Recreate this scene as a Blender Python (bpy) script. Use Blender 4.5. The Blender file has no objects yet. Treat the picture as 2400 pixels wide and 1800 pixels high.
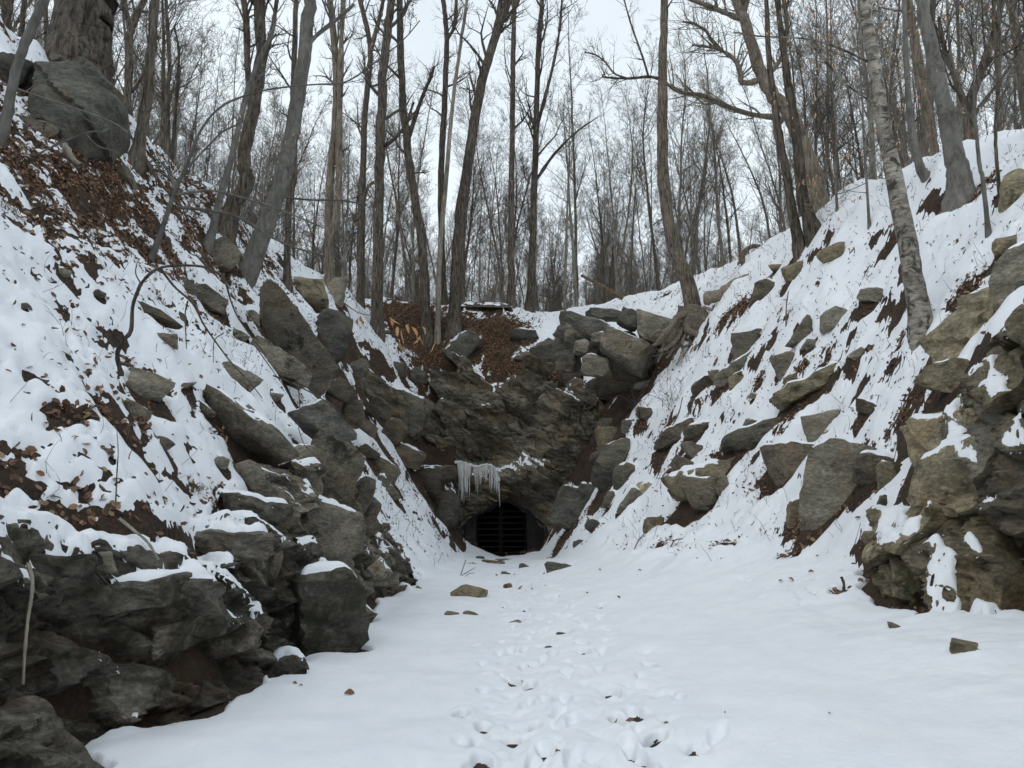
import bpy, bmesh, math, random, time
import numpy as np
from mathutils import Vector, Matrix, Euler
from mathutils.bvhtree import BVHTree

T_START = time.time()
SC = bpy.context.scene
COL = SC.collection
R = math.radians

# ------------------------------------------------------------------ camera
PITCH = R(9.0)
CAM_Z = 1.6
FPX = 1652.0                      # focal length in pixels of a 2400 px wide frame
cam_data = bpy.data.cameras.new("camera")
cam_data.sensor_width = 36.0
cam_data.lens = 36.0 * FPX / 2400.0
cam_data.clip_start = 0.05
cam_data.clip_end = 3000.0
cam = bpy.data.objects.new("camera", cam_data)
cam.location = (0, 0, CAM_Z)
cam.rotation_euler = (R(90) + PITCH, 0, 0)
COL.objects.link(cam)
SC.camera = cam

# ------------------------------------------------------------------ sky, sun, exposure
SUN_ELEV, SUN_AZ = R(48), R(-125)          # azimuth measured from +Y towards +X: behind and to the left
world = bpy.data.worlds.new("World")
SC.world = world
world.use_nodes = True
wn = world.node_tree
wn.nodes.clear()
w_out = wn.nodes.new("ShaderNodeOutputWorld")
w_bg = wn.nodes.new("ShaderNodeBackground")
w_bg.inputs["Strength"].default_value = 0.1
w_sky = wn.nodes.new("ShaderNodeTexSky")
w_sky.sky_type = 'NISHITA'
w_sky.sun_disc = False
w_sky.sun_elevation = SUN_ELEV
w_sky.sun_rotation = SUN_AZ
w_sky.air_density = 1.0
w_sky.dust_density = 2.0
w_tc = wn.nodes.new("ShaderNodeTexCoord")
w_map = wn.nodes.new("ShaderNodeMapping")
w_map.inputs["Scale"].default_value = (1.0, 1.0, 2.2)
w_noise = wn.nodes.new("ShaderNodeTexNoise")
w_noise.inputs["Scale"].default_value = 1.7
w_noise.inputs["Detail"].default_value = 5
w_noise.inputs["Roughness"].default_value = 0.5
w_ramp = wn.nodes.new("ShaderNodeValToRGB")
w_ramp.color_ramp.elements[0].position = 0.36
w_ramp.color_ramp.elements[0].color = (0.80, 0.80, 0.80, 1)
w_ramp.color_ramp.elements[1].position = 0.62
w_ramp.color_ramp.elements[1].color = (0.99, 0.99, 0.99, 1)
w_mix = wn.nodes.new("ShaderNodeMix")
w_mix.data_type = 'RGBA'
w_mix.inputs[7].default_value = (9.2, 10.15, 10.8, 1)       # veil of high cloud
wn.links.new(w_tc.outputs["Generated"], w_map.inputs["Vector"])
wn.links.new(w_map.outputs[0], w_noise.inputs["Vector"])
wn.links.new(w_noise.outputs[0], w_ramp.inputs[0])
wn.links.new(w_ramp.outputs[0], w_mix.inputs[0])
wn.links.new(w_sky.outputs[0], w_mix.inputs[6])
wn.links.new(w_mix.outputs[2], w_bg.inputs["Color"])
wn.links.new(w_bg.outputs[0], w_out.inputs["Surface"])

sun_data = bpy.data.lights.new("sun", 'SUN')
sun_data.energy = 0.5
sun_data.angle = R(25)
sun_data.color = (1.0, 0.96, 0.9)
sun = bpy.data.objects.new("sun", sun_data)
sdir = Vector((math.sin(SUN_AZ) * math.cos(SUN_ELEV), math.cos(SUN_AZ) * math.cos(SUN_ELEV), math.sin(SUN_ELEV)))
sun.rotation_euler = sdir.to_track_quat('Z', 'Y').to_euler()
sun.location = sdir * 50
COL.objects.link(sun)

SC.view_settings.view_transform = 'Standard'
SC.view_settings.look = 'None'
SC.view_settings.gamma = 1.0
SC.view_settings.exposure = 0.0
SC.cycles.max_bounces = 5
SC.cycles.diffuse_bounces = 3
SC.cycles.glossy_bounces = 2
SC.cycles.transmission_bounces = 4
SC.cycles.use_denoising = True
SC.cycles.use_adaptive_sampling = True
SC.cycles.adaptive_threshold = 0.03

# ------------------------------------------------------------------ noise
_rs = np.random.RandomState(11)
_P = _rs.permutation(256).astype(np.int64)
_P = np.concatenate([_P, _P, _P])
_ang = _rs.rand(256) * 2 * np.pi
_GX, _GY = np.cos(_ang), np.sin(_ang)
_G3 = _rs.randn(256, 3)
_G3 /= np.linalg.norm(_G3, axis=1)[:, None]

def perlin2(x, y, seed=0):
    x = np.asarray(x, float) + seed * 17.31
    y = np.asarray(y, float) + seed * 9.73
    xi = np.floor(x).astype(np.int64); yi = np.floor(y).astype(np.int64)
    xf = x - xi; yf = y - yi
    xi &= 255; yi &= 255
    u = xf * xf * xf * (xf * (xf * 6 - 15) + 10)
    v = yf * yf * yf * (yf * (yf * 6 - 15) + 10)
    a = _P[xi] + yi; b = _P[xi + 1] + yi
    def g(h, dx, dy):
        h = _P[h]
        return _GX[h] * dx + _GY[h] * dy
    n00 = g(a, xf, yf); n10 = g(b, xf - 1, yf)
    n01 = g(a + 1, xf, yf - 1); n11 = g(b + 1, xf - 1, yf - 1)
    nx0 = n00 + u * (n10 - n00); nx1 = n01 + u * (n11 - n01)
    return (nx0 + v * (nx1 - nx0)) * 1.4

def fbm2(x, y, octaves=4, seed=0, gain=0.5):
    s = 0; a = 1; f = 1
    for o in range(octaves):
        s = s + a * perlin2(np.asarray(x) * f, np.asarray(y) * f, seed + o * 3.7)
        a *= gain; f *= 2.03
    return s

def perlin3(p, seed=0):
    p = np.asarray(p, float) + seed * 13.77
    i = np.floor(p).astype(np.int64); f = p - i; i &= 255
    w = f * f * f * (f * (f * 6 - 15) + 10)
    r = 0
    for dx in (0, 1):
        for dy in (0, 1):
            for dz in (0, 1):
                h = _P[_P[_P[i[:, 0] + dx] + i[:, 1] + dy] + i[:, 2] + dz]
                g = _G3[h]
                d = g[:, 0] * (f[:, 0] - dx) + g[:, 1] * (f[:, 1] - dy) + g[:, 2] * (f[:, 2] - dz)
                wx = w[:, 0] if dx else 1 - w[:, 0]
                wy = w[:, 1] if dy else 1 - w[:, 1]
                wz = w[:, 2] if dz else 1 - w[:, 2]
                r = r + d * wx * wy * wz
    return r * 1.4

def fbm3(p, octaves=3, seed=0, gain=0.5):
    s = 0; a = 1; f = 1
    for o in range(octaves):
        s = s + a * perlin3(p * f, seed + o * 2.9)
        a *= gain; f *= 2.03
    return s

def sstep(a, b, x):
    t = np.clip((x - a) / (b - a), 0, 1)
    return t * t * (3 - 2 * t)

# ------------------------------------------------------------------ mesh helpers
def mesh_from(name, verts, faces, smooth=True):
    """verts (n,3), faces (m,3|4) numpy arrays, or a list of such face arrays."""
    fl = faces if isinstance(faces, list) else [faces]
    fl = [f for f in fl if len(f)]
    me = bpy.data.meshes.new(name)
    verts = np.asarray(verts, np.float32)
    me.vertices.add(len(verts))
    me.vertices.foreach_set("co", verts.ravel())
    nl = sum(f.size for f in fl); nf = sum(len(f) for f in fl)
    me.loops.add(nl)
    me.loops.foreach_set("vertex_index", np.concatenate([f.ravel() for f in fl]).astype(np.int32))
    me.polygons.add(nf)
    tot = np.concatenate([np.full(len(f), f.shape[1]) for f in fl]).astype(np.int32)
    st = np.concatenate([[0], np.cumsum(tot)[:-1]]).astype(np.int32)
    me.polygons.foreach_set("loop_start", st)
    try:
        me.polygons.foreach_set("loop_total", tot)
    except Exception:
        pass
    me.update(calc_edges=True)
    me.validate()
    me.polygons.foreach_set("use_smooth", np.full(len(me.polygons), smooth))
    return me

def add_obj(name, me, mat=None, parent=None, loc=None, label=None, cat=None, group=None, kind=None):
    o = bpy.data.objects.new(name, me)
    if me is not None and mat is not None and len(me.materials) == 0:
        me.materials.append(mat)
    COL.objects.link(o)
    if loc is not None:
        o.location = loc
    if parent is not None:
        o.parent = parent
        if loc is not None:
            o.location = Vector(loc) - parent.location
    if label: o["label"] = label
    if cat: o["category"] = cat
    if group: o["group"] = group
    if kind: o["kind"] = kind
    return o

def tubes(paths, radii, sides=6, phase=0.0):
    """paths: list of (n,3); radii: list of (n,). Returns verts, quads (all tubes joined)."""
    V = []; F = []; base = 0
    byn = {}
    for P, r in zip(paths, radii):
        byn.setdefault(len(P), []).append((P, r))
    an = np.arange(sides) * 2 * np.pi / sides + phase
    ca, sa = np.cos(an)[None, None, :, None], np.sin(an)[None, None, :, None]
    for n, L in byn.items():
        P = np.array([a for a, _ in L], float); r = np.array([b for _, b in L], float); m = len(L)
        T = np.gradient(P, axis=1)
        T /= np.linalg.norm(T, axis=2)[..., None] + 1e-9
        ref = np.where((np.abs(T[:, 0, 0]) < 0.8)[:, None], np.array([[1.0, 0.13, 0.07]]), np.array([[0.1, 1.0, 0.1]]))[:, None, :]
        A = np.cross(T, np.broadcast_to(ref, T.shape)); A /= np.linalg.norm(A, axis=2)[..., None] + 1e-9
        Bn = np.cross(T, A)
        ring = P[:, :, None, :] + r[:, :, None, None] * (ca * A[:, :, None, :] + sa * Bn[:, :, None, :])
        V.append(ring.reshape(-1, 3))
        i = np.arange(n - 1)[:, None] * sides; j = np.arange(sides)[None, :]; k = (j + 1) % sides
        q = np.stack([i + j, i + k, i + sides + k, i + sides + j], -1).reshape(1, -1, 4)
        F.append((base + q + (np.arange(m) * n * sides)[:, None, None]).reshape(-1, 4))
        base += m * n * sides
    return np.concatenate(V), np.concatenate(F)

def smooth_path(pts, n):
    """Catmull-Rom through pts, n samples."""
    P = np.asarray(pts, float)
    if len(P) == 2:
        t = np.linspace(0, 1, n)[:, None]
        return P[0] * (1 - t) + P[1] * t
    Q = np.vstack([2 * P[0] - P[1], P, 2 * P[-1] - P[-2]])
    u = np.linspace(0, len(P) - 1 - 1e-6, n)
    k = np.floor(u).astype(int); t = (u - k)[:, None]
    a, b, c, d = Q[k], Q[k + 1], Q[k + 2], Q[k + 3]
    return 0.5 * (2 * b + (c - a) * t + (2 * a - 5 * b + 4 * c - d) * t ** 2 + (3 * b - a - 3 * c + d) * t ** 3)

# ------------------------------------------------------------------ picture <-> world
_cp, _sp = math.cos(PITCH), math.sin(PITCH)
def ray(px, py):
    a = (px - 1200.0) / FPX; b = (900.0 - py) / FPX
    return np.array([a, _cp - b * _sp, _sp + b * _cp])
def at(px, py, Y):
    d = ray(px, py)
    return np.array([0, 0, CAM_Z]) + d * (Y / d[1])
# ------------------------------------------------------------------ terrain shape (cross-sections of the cutting)
ST = [
 (0.0, [(-60,13.5),(-22,12.6),(-11,11.0),(-6.5,4.8),(-3.6,1.15),(-3.0,-.02),(0,0.0),(2.6,.1),(4.5,.55),(5.3,3.6),(8,6.3),(11.2,8.6),(22,11),(60,14)]),
 (5.0, [(-60,13.5),(-22,12.6),(-11,11.0),(-6.5,4.8),(-3.6,1.2),(-3.0,-.05),(0,-.05),(2.6,.22),(4.5,.55),(5.3,3.6),(8,6.3),(11.2,8.6),(22,11),(60,14)]),
 (6.0, [(-60,13.5),(-22,12.6),(-11,11.1),(-6.5,4.95),(-3.2,1.2),(-2.55,-.1),(0,-.1),(2.65,.19),(4.6,.55),(5.4,3.5),(8,6.2),(11.2,8.6),(22,11),(60,14)]),
 (8.0, [(-60,13.5),(-22,12.7),(-11,11.2),(-6.5,5.2),(-3.3,1.4),(-2.6,-.2),(0,-.2),(2.8,.15),(4.8,.55),(5.6,3.2),(8,6.1),(11.2,8.7),(22,11),(60,14)]),
 (11.0,[(-60,13.5),(-22,12.7),(-10.8,11.3),(-6.5,5.6),(-3.2,1.9),(-2.45,-.3),(0,-.3),(2.7,.12),(4.2,.65),(6.4,3.2),(8,5.8),(11,8.9),(22,11.2),(60,14)]),
 (14.0,[(-60,13.5),(-22,12.7),(-10.5,11.4),(-6.5,5.8),(-3.6,2.2),(-2.5,-.3),(0,-.4),(2.3,.10),(4.2,.9),(6.2,3.0),(7.8,5.5),(10.8,9.3),(22,11.6),(60,14)]),
 (17.0,[(-60,13.5),(-22,12.6),(-10.3,11.6),(-6.6,6.0),(-4.3,2.4),(-2.4,-.35),(0,-.5),(2.0,.0),(3.7,1.1),(5.6,3.2),(7.4,5.8),(10.6,10.1),(22,12.2),(60,14)]),
 (20.0,[(-60,13.5),(-22,12.6),(-10.2,11.7),(-6.2,6.3),(-4.8,2.9),(-2.1,-.5),(0,-.62),(1.8,-.2),(3.0,.9),(5.3,3.5),(7.5,6.8),(10.4,10.8),(22,12.8),(60,14)]),
 (25.0,[(-60,13.5),(-22,12.4),(-9.8,11.4),(-6.6,7.4),(-5.2,4.2),(-1.9,-.6),(-.3,-.8),(1.5,-.6),(2.3,.8),(4.4,4.2),(7.2,8.0),(10.5,11.5),(22,13.2),(60,15)]),
 (29.0,[(-60,13.5),(-22,12.4),(-8.5,11.2),(-6.5,8.2),(-5.0,4.4),(-2.0,-.7),(-.45,-.95),(1.2,-.8),(2.4,1.2),(4.2,4.8),(6.6,8.6),(10.4,12.0),(22,13.6),(60,15)]),
 (31.0,[(-60,13.5),(-22,12.4),(-8.0,11.2),(-6.5,9.0),(-4.5,5.5),(-2.0,0.0),(-.45,-1.0),(1.2,-.6),(2.4,2.5),(4.0,5.8),(6.0,8.6),(10,12.2),(22,14),(60,15)]),
 (33.6,[(-60,13.5),(-22,12.4),(-8.0,11.3),(-6.5,9.7),(-4.5,7.9),(-2.0,7.4),(-.45,7.3),(1.2,7.2),(2.4,7.0),(4.0,7.8),(6.0,9.3),(10,12.6),(22,14),(60,15)]),
 (36.0,[(-60,13.5),(-22,12.4),(-8.5,11.5),(-6.8,11.1),(-4.5,10.7),(-2.0,10.4),(-.45,10.3),(1.2,10.1),(2.4,10.0),(4.0,10.3),(6.0,11.2),(10,13.2),(22,14.5),(60,15)]),
 (38.5,[(-60,13.5),(-22,12.4),(-9.0,12.5),(-7.0,12.5),(-4.5,12.4),(-2.0,12.0),(0,12.0),(1.2,11.9),(2.4,11.9),(4.0,12.0),(6.0,12.5),(10,13.6),(22,14.8),(60,15)]),
 (46.0,[(-60,13.5),(-22,12.6),(-9.0,12.6),(-7.0,12.6),(-4.5,12.4),(-2.0,12.2),(0,12.2),(1.2,12.2),(2.4,12.2),(4.0,12.4),(6.0,12.8),(10,13.6),(22,14.8),(60,15)]),
 (80.0,[(-60,14.5),(-22,14),(-9.0,13.8),(-7.0,13.8),(-4.5,13.8),(-2.0,13.8),(0,13.8),(1.2,13.8),(2.4,13.8),(4.0,13.9),(6.0,14.0),(10,14.3),(22,15),(60,16)]),
 (420.0,[(x,26.0) for x in (-60,-22,-9,-7,-4.5,-2,0,1.2,2.4,4,6,10,22,60)]),
]
_SY = np.array([s[0] for s in ST])
_SX = np.array([[p[0] for p in s[1]] for s in ST]); _SZ = np.array([[p[1] for p in s[1]] for s in ST])

def G_base(x, y):
    x = np.asarray(x, float); y = np.asarray(y, float)
    yy = np.clip(y, 0, 419)
    K = _SX.shape[1]
    X = [np.interp(yy, _SY, _SX[:, k]) for k in range(K)]
    Z = [np.interp(yy, _SY, _SZ[:, k]) for k in range(K)]
    z = np.where(x <= X[0], Z[0], Z[-1])
    for k in range(K - 1):
        m = (x > X[k]) & (x <= X[k + 1])
        t = (x - X[k]) / (X[k + 1] - X[k] + 1e-9)
        z = np.where(m, Z[k] + t * (Z[k + 1] - Z[k]), z)
    return z

def floor_mask(x, y):
    """1 on the trench floor, 0 on the slopes."""
    lx = np.interp(np.clip(y, 0, 60), _SY, _SX[:, 5]); rx = np.interp(np.clip(y, 0, 60), _SY, _SX[:, 7])
    m = sstep(lx - 0.2, lx + 0.5, x) * (1 - sstep(rx - 0.3, rx + 0.9, x))
    return m * (1 - sstep(30, 31, y))

def G(x, y):
    x = np.asarray(x, float); y = np.asarray(y, float)
    # wander the section so that its kinks do not run dead straight
    wob = 0.22 * fbm2(x * 0.45, y * 0.45, 2, 31)
    z = G_base(x + wob * (1 - 0.4 * (np.abs(x) < 3)), y + 0.5 * wob)
    fm = floor_mask(x, y)
    far = sstep(36, 40, y)
    n = fbm2(x * 0.55, y * 0.55, 2, 3) * 0.30 + fbm2(x * 1.7, y * 1.7, 3, 5) * 0.13
    apron = sstep(1.8, 2.8, x) * (1 - sstep(11, 15, y)) * (1 - sstep(1.2, 2.2, z))
    z = z + n * (1 - fm) * (1 - 0.4 * far) * (1 - 0.75 * apron) + fm * (fbm2(x * 0.8, y * 0.8, 3, 8) * 0.035)
    return z

CAM = np.array([0, 0, CAM_Z])
_ts = np.concatenate([np.linspace(2.5, 30, 700), np.linspace(30.05, 110, 800)])
def hit(px, py, fallback=40.0):
    d = ray(px, py)
    P = CAM[None] + d[None] * _ts[:, None]
    below = P[:, 2] < G(P[:, 0], P[:, 1])
    i = int(np.argmax(below))
    if not below[i]:
        return at(px, py, fallback)
    if i == 0:
        return P[0]
    t0, t1 = _ts[i - 1], _ts[i]
    for _ in range(6):
        tm = 0.5 * (t0 + t1); p = CAM + d * tm
        if p[2] < G(p[0], p[1]): t1 = tm
        else: t0 = tm
    return CAM + d * t1
# ------------------------------------------------------------------ materials
def new_mat(name):
    m = bpy.data.materials.new(name)
    m.use_nodes = True
    nt = m.node_tree
    b = nt.nodes["Principled BSDF"]
    return m, nt, b
def nd(nt, typ, **kw):
    n = nt.nodes.new(typ)
    for k, v in kw.items():
        if k in n.inputs: n.inputs[k].default_value = v
        else: setattr(n, k, v)
    return n
def ramp(nt, src, stops):
    r = nt.nodes.new("ShaderNodeValToRGB")
    e = r.color_ramp.elements
    while len(e) < len(stops): e.new(0.5)
    for i, (p, c) in enumerate(stops):
        e[i].position = p
        e[i].color = (c, c, c, 1) if not isinstance(c, tuple) else (*c, 1)
    nt.links.new(src, r.inputs[0])
    return r.outputs[0]
def mixc(nt, fac, a, b, mode='MIX'):
    m = nt.nodes.new("ShaderNodeMix"); m.data_type = 'RGBA'; m.blend_type = mode
    for sock, v in ((m.inputs[0], fac), (m.inputs[6], a), (m.inputs[7], b)):
        if isinstance(v, (int, float)): sock.default_value = v
        elif isinstance(v, tuple): sock.default_value = (*v, 1)
        else: nt.links.new(v, sock)
    return m.outputs[2]
def noise(nt, vec, scale, detail=4, rough=0.55, dist=0.0, kind=None):
    n = nt.nodes.new("ShaderNodeTexNoise")
    if kind: n.noise_type = kind
    n.inputs["Scale"].default_value = scale; n.inputs["Detail"].default_value = detail
    n.inputs["Roughness"].default_value = rough; n.inputs["Distortion"].default_value = dist
    nt.links.new(vec, n.inputs["Vector"])
    return n.outputs[0]
def bump(nt, b, h, strength, dist, prev=None):
    n = nt.nodes.new("ShaderNodeBump")
    n.inputs["Strength"].default_value = strength; n.inputs["Distance"].default_value = dist
    nt.links.new(h, n.inputs["Height"])
    if prev is not None: nt.links.new(prev, n.inputs["Normal"])
    nt.links.new(n.outputs[0], b.inputs["Normal"])
    return n.outputs[0]
def world_vec(nt):
    g = nt.nodes.new("ShaderNodeNewGeometry")
    return g.outputs["Position"]

def rock_material(name, dark, light, stain, lichen, moss=None, stain_amt=0.5, lichen_amt=0.5, moss_amt=0.0, scale=1.0, vary=0.38, bed=(0.75, 1.0, 1.7)):
    m, nt, b = new_mat(name)
    v = world_vec(nt)
    mp = nt.nodes.new("ShaderNodeMapping")
    mp.inputs["Rotation"].default_value = (0.15, R(-36), 0.1)
    mp.inputs["Scale"].default_value = bed
    nt.links.new(v, mp.inputs[0]); vs = mp.outputs[0]
    base = mixc(nt, ramp(nt, noise(nt, vs, 2.2 * scale, 7, 0.68, 0.5), [(0.34, 0.0), (0.66, 1.0)]), dark, light)
    fine = ramp(nt, noise(nt, vs, 17 * scale, 6, 0.75), [(0.30, 0.40), (0.52, 0.95), (0.74, 1.75)])
    base = mixc(nt, 1.0, base, fine, 'MULTIPLY')
    st = ramp(nt, noise(nt, v, 1.1 * scale, 6, 0.65, 0.8), [(0.62 - 0.2 * stain_amt, 0.0), (0.74, 0.75)])
    base = mixc(nt, st, base, mixc(nt, 1.0, stain, fine, 'MULTIPLY'))
    oi = nt.nodes.new("ShaderNodeObjectInfo")
    ov = ramp(nt, oi.outputs["Random"], [(0.0, 1 - vary), (1.0, 1 + vary)])
    base = mixc(nt, 1.0, base, ov, 'MULTIPLY')
    if lichen_amt > 0:
        l1 = ramp(nt, noise(nt, v, 9 * scale, 6, 0.75, 1.2), [(0.66 - 0.08 * lichen_amt, 0.0), (0.70, 0.7)])
        l2 = ramp(nt, noise(nt, v, 1.1, 3, 0.5), [(0.45, 0.0), (0.6, 1.0)])
        base = mixc(nt, mixc(nt, 1.0, l1, l2, 'MULTIPLY'), base, lichen)
    if moss is not None:
        g = nt.nodes.new("ShaderNodeNewGeometry")
        sx = nt.nodes.new("ShaderNodeSeparateXYZ"); nt.links.new(g.outputs["Normal"], sx.inputs[0])
        mm = ramp(nt, noise(nt, v, 1.5, 6, 0.7, 0.5), [(0.6 - 0.22 * moss_amt, 0.0), (0.66 - 0.1 * moss_amt, 0.9)])
        base = mixc(nt, mm, base, moss)
    nt.links.new(base, b.inputs["Base Color"])
    b.inputs["Roughness"].default_value = 0.82
    b.inputs["Specular IOR Level"].default_value = 0.35
    h0 = noise(nt, vs, 1.5 * scale, 5, 0.6, 0.2, 'RIDGED_MULTIFRACTAL')
    n0 = bump(nt, b, h0, 0.55, 0.10)
    h1 = noise(nt, vs, 5.5 * scale, 7, 0.7, 0.3)
    n1 = bump(nt, b, h1, 0.9, 0.11, n0)
    h2 = noise(nt, v, 38 * scale, 4, 0.6)
    bump(nt, b, h2, 0.7, 0.02, n1)
    return m

M = {}
M['rock_dark'] = rock_material("rock_dark", (0.0548, 0.0527, 0.0441), (0.1825, 0.1738, 0.1436), (0.1917, 0.1317, 0.0653), (0.26, 0.27, 0.24), stain_amt=0.53, lichen_amt=0.5)
M['rock_left'] = rock_material("rock_left", (0.1030, 0.0946, 0.0753), (0.3159, 0.2813, 0.2176), (0.2340, 0.1687, 0.0942), (0.25, 0.25, 0.22), (0.020, 0.021, 0.010), stain_amt=0.58, lichen_amt=0.5, moss_amt=0.1)
M['rock_moss'] = rock_material("rock_moss", (0.0710, 0.0637, 0.0508), (0.2603, 0.2344, 0.1904), (0.2247, 0.1252, 0.0592), (0.24, 0.25, 0.23), (0.030, 0.030, 0.016), stain_amt=0.53, lichen_amt=0.7, moss_amt=0.6)
M['rock_tan'] = rock_material("rock_tan", (0.1605, 0.1379, 0.0911), (0.4247, 0.3594, 0.2397), (0.3209, 0.2088, 0.0928), (0.36, 0.33, 0.24), (0.050, 0.048, 0.018), stain_amt=0.53, lichen_amt=0.8, moss_amt=0.35)
M['rock_grey'] = rock_material("rock_grey", (0.1140, 0.1051, 0.0821), (0.3167, 0.2862, 0.2195), (0.2692, 0.1751, 0.0779), (0.33, 0.32, 0.27), stain_amt=0.48, lichen_amt=0.4)
M['rock_brown'] = rock_material("rock_brown", (0.065, 0.055, 0.042), (0.185, 0.155, 0.112), (0.200, 0.135, 0.070), (0.30, 0.27, 0.2), stain_amt=0.45, lichen_amt=0.3)

M['rock_cliff'] = rock_material("rock_cliff", (0.0694, 0.0633, 0.0492), (0.3169, 0.2829, 0.2192), (0.2811, 0.2012, 0.1070), (0.33, 0.34, 0.30), stain_amt=0.80, lichen_amt=0.6, vary=.25, bed=(0.5, 1.0, 2.4))
# snow
m, nt, b = new_mat("snow"); M['snow'] = m
v = world_vec(nt)
c = mixc(nt, ramp(nt, noise(nt, v, 3.0, 4, 0.6), [(0.35, 0.0), (0.7, 1.0)]), (0.80, 0.825, 0.87), (0.86, 0.875, 0.90))
nt.links.new(c, b.inputs["Base Color"])
b.inputs["Roughness"].default_value = 0.75
b.inputs["Specular IOR Level"].default_value = 0.2
n1 = bump(nt, b, noise(nt, v, 16, 5, 0.6), 0.35, 0.03)
bump(nt, b, noise(nt, v, 130, 2, 0.6), 0.25, 0.006, n1)

# ground under the snow: soil with leaf mould
m, nt, b = new_mat("leaf_mould_soil"); M['soil'] = m
v = world_vec(nt)
c = mixc(nt, ramp(nt, noise(nt, v, 2.2, 6, 0.65), [(0.35, 0.0), (0.65, 1.0)]), (0.022, 0.015, 0.010), (0.075, 0.046, 0.027))
c = mixc(nt, ramp(nt, noise(nt, v, 26, 5, 0.75), [(0.48, 0.0), (0.62, 0.8)]), c, (0.115, 0.062, 0.034))
c = mixc(nt, ramp(nt, noise(nt, v, 1.3, 4, 0.7), [(0.66, 0.0), (0.72, 0.5)]), c, (0.04, 0.045, 0.016))
nt.links.new(c, b.inputs["Base Color"]); b.inputs["Roughness"].default_value = 0.95
n1 = bump(nt, b, noise(nt, v, 12, 7, 0.7), 1.0, 0.10)

# fallen leaves
def leaf_material(name, stops):
    m, nt, b = new_mat(name)
    g = nt.nodes.new("ShaderNodeNewGeometry")
    r = nt.nodes.new("ShaderNodeValToRGB"); e = r.color_ramp.elements
    while len(e) < len(stops): e.new(0.5)
    for i, (p, cc) in enumerate(stops): e[i].position = p; e[i].color = (*cc, 1)
    nt.links.new(g.outputs["Random Per Island"], r.inputs[0])
    nt.links.new(r.outputs[0], b.inputs["Base Color"])
    b.inputs["Roughness"].default_value = 0.7
    return m
M['leaf'] = leaf_material("dead_leaf", [(0.0, (0.060, 0.030, 0.017)), (0.35, (0.13, 0.064, 0.034)), (0.7, (0.20, 0.105, 0.056)), (0.95, (0.29, 0.185, 0.105))])
M['leaf_beech'] = leaf_material("beech_leaf", [(0.0, (0.33, 0.15, 0.05)), (0.5, (0.52, 0.29, 0.12)), (1.0, (0.62, 0.42, 0.22))])
M['grass'] = leaf_material("dry_grass", [(0.0, (0.06, 0.055, 0.02)), (0.5, (0.12, 0.10, 0.04)), (1.0, (0.22, 0.17, 0.08))])

def bark_material(name, dark, light, vscale=5.0, stretch=0.16, patch=None, patch_amt=0.0, bstr=0.8, bdist=0.03, horiz=False, green=0.0):
    m, nt, b = new_mat(name)
    tc = nt.nodes.new("ShaderNodeTexCoord")
    mp = nt.nodes.new("ShaderNodeMapping")
    mp.inputs["Scale"].default_value = (1, 1, stretch) if not horiz else (0.35, 0.35, 1.6)
    nt.links.new(tc.outputs["Object"], mp.inputs[0])
    vs = mp.outputs[0]
    n1 = noise(nt, vs, vscale * 3, 7, 0.68, 0.5)
    c = mixc(nt, ramp(nt, n1, [(0.40, 0.0), (0.60, 1.0)]), dark, light)
    big = ramp(nt, noise(nt, tc.outputs["Object"], 0.8, 4, 0.6), [(0.3, 0.7), (0.7, 1.25)])
    c = mixc(nt, 1.0, c, big, 'MULTIPLY')
    if patch is not None:
        pm = ramp(nt, noise(nt, tc.outputs["Object"], 4.5, 6, 0.72, 0.8), [(0.64 - 0.2 * patch_amt, 0.0), (0.70 - 0.14 * patch_amt, 0.9)])
        c = mixc(nt, pm, c, patch)
    oi = nt.nodes.new("ShaderNodeObjectInfo")
    c = mixc(nt, 1.0, c, ramp(nt, oi.outputs["Random"], [(0.0, 0.75), (1.0, 1.25)]), 'MULTIPLY')
    nt.links.new(c, b.inputs["Base Color"])
    b.inputs["Roughness"].default_value = 0.88
    b.inputs["Specular IOR Level"].default_value = 0.25
    bump(nt, b, n1, bstr, bdist)
    return m
M['bark_oak'] = bark_material("bark_oak", (0.042, 0.034, 0.028), (0.19, 0.158, 0.125), 4.0, 0.22, bstr=1.0, bdist=0.12)
M['bark_dark'] = bark_material("bark_dark", (0.042, 0.035, 0.028), (0.185, 0.152, 0.118), 5.0, 0.14, (0.10, 0.10, 0.085), 0.3, 1.0, 0.09)
M['bark_brown'] = bark_material("bark_brown", (0.058, 0.047, 0.036), (0.215, 0.178, 0.138), 6.0, 0.12, (0.16, 0.15, 0.125), 0.35, 1.0, 0.08)
M['bark_grey'] = bark_material("bark_grey", (0.105, 0.100, 0.088), (0.185, 0.175, 0.155), 2.5, 0.35, (0.055, 0.052, 0.045), 0.2, 0.4, 0.012)
M['bark_tan'] = bark_material("bark_tan", (0.10, 0.082, 0.062), (0.24, 0.20, 0.155), 5.0, 0.14, (0.07, 0.058, 0.045), 0.3, 0.8, 0.03)
M['bark_pale'] = bark_material("bark_pale", (0.16, 0.14, 0.11), (0.30, 0.27, 0.22), 4.0, 0.2, (0.12, 0.105, 0.085), 0.2, 0.4, 0.012)
M['bark_birch'] = bark_material("bark_birch", (0.15, 0.132, 0.108), (0.34, 0.31, 0.26), 3.0, 0.2, (0.026, 0.023, 0.019), 0.75, 0.8, 0.03, horiz=True)
M['bark_far'] = bark_material("bark_far", (0.080, 0.068, 0.056), (0.215, 0.185, 0.150), 5.0, 0.14, (0.19, 0.18, 0.155), 0.3, 0.5, 0.02)  # paler bark for the far wood: distance haze put into the colour
M['bark_farlight'] = bark_material("bark_farlight", (0.12, 0.108, 0.09), (0.27, 0.245, 0.20), 5.0, 0.14, (0.08, 0.07, 0.058), 0.3, 0.5, 0.02)
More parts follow.
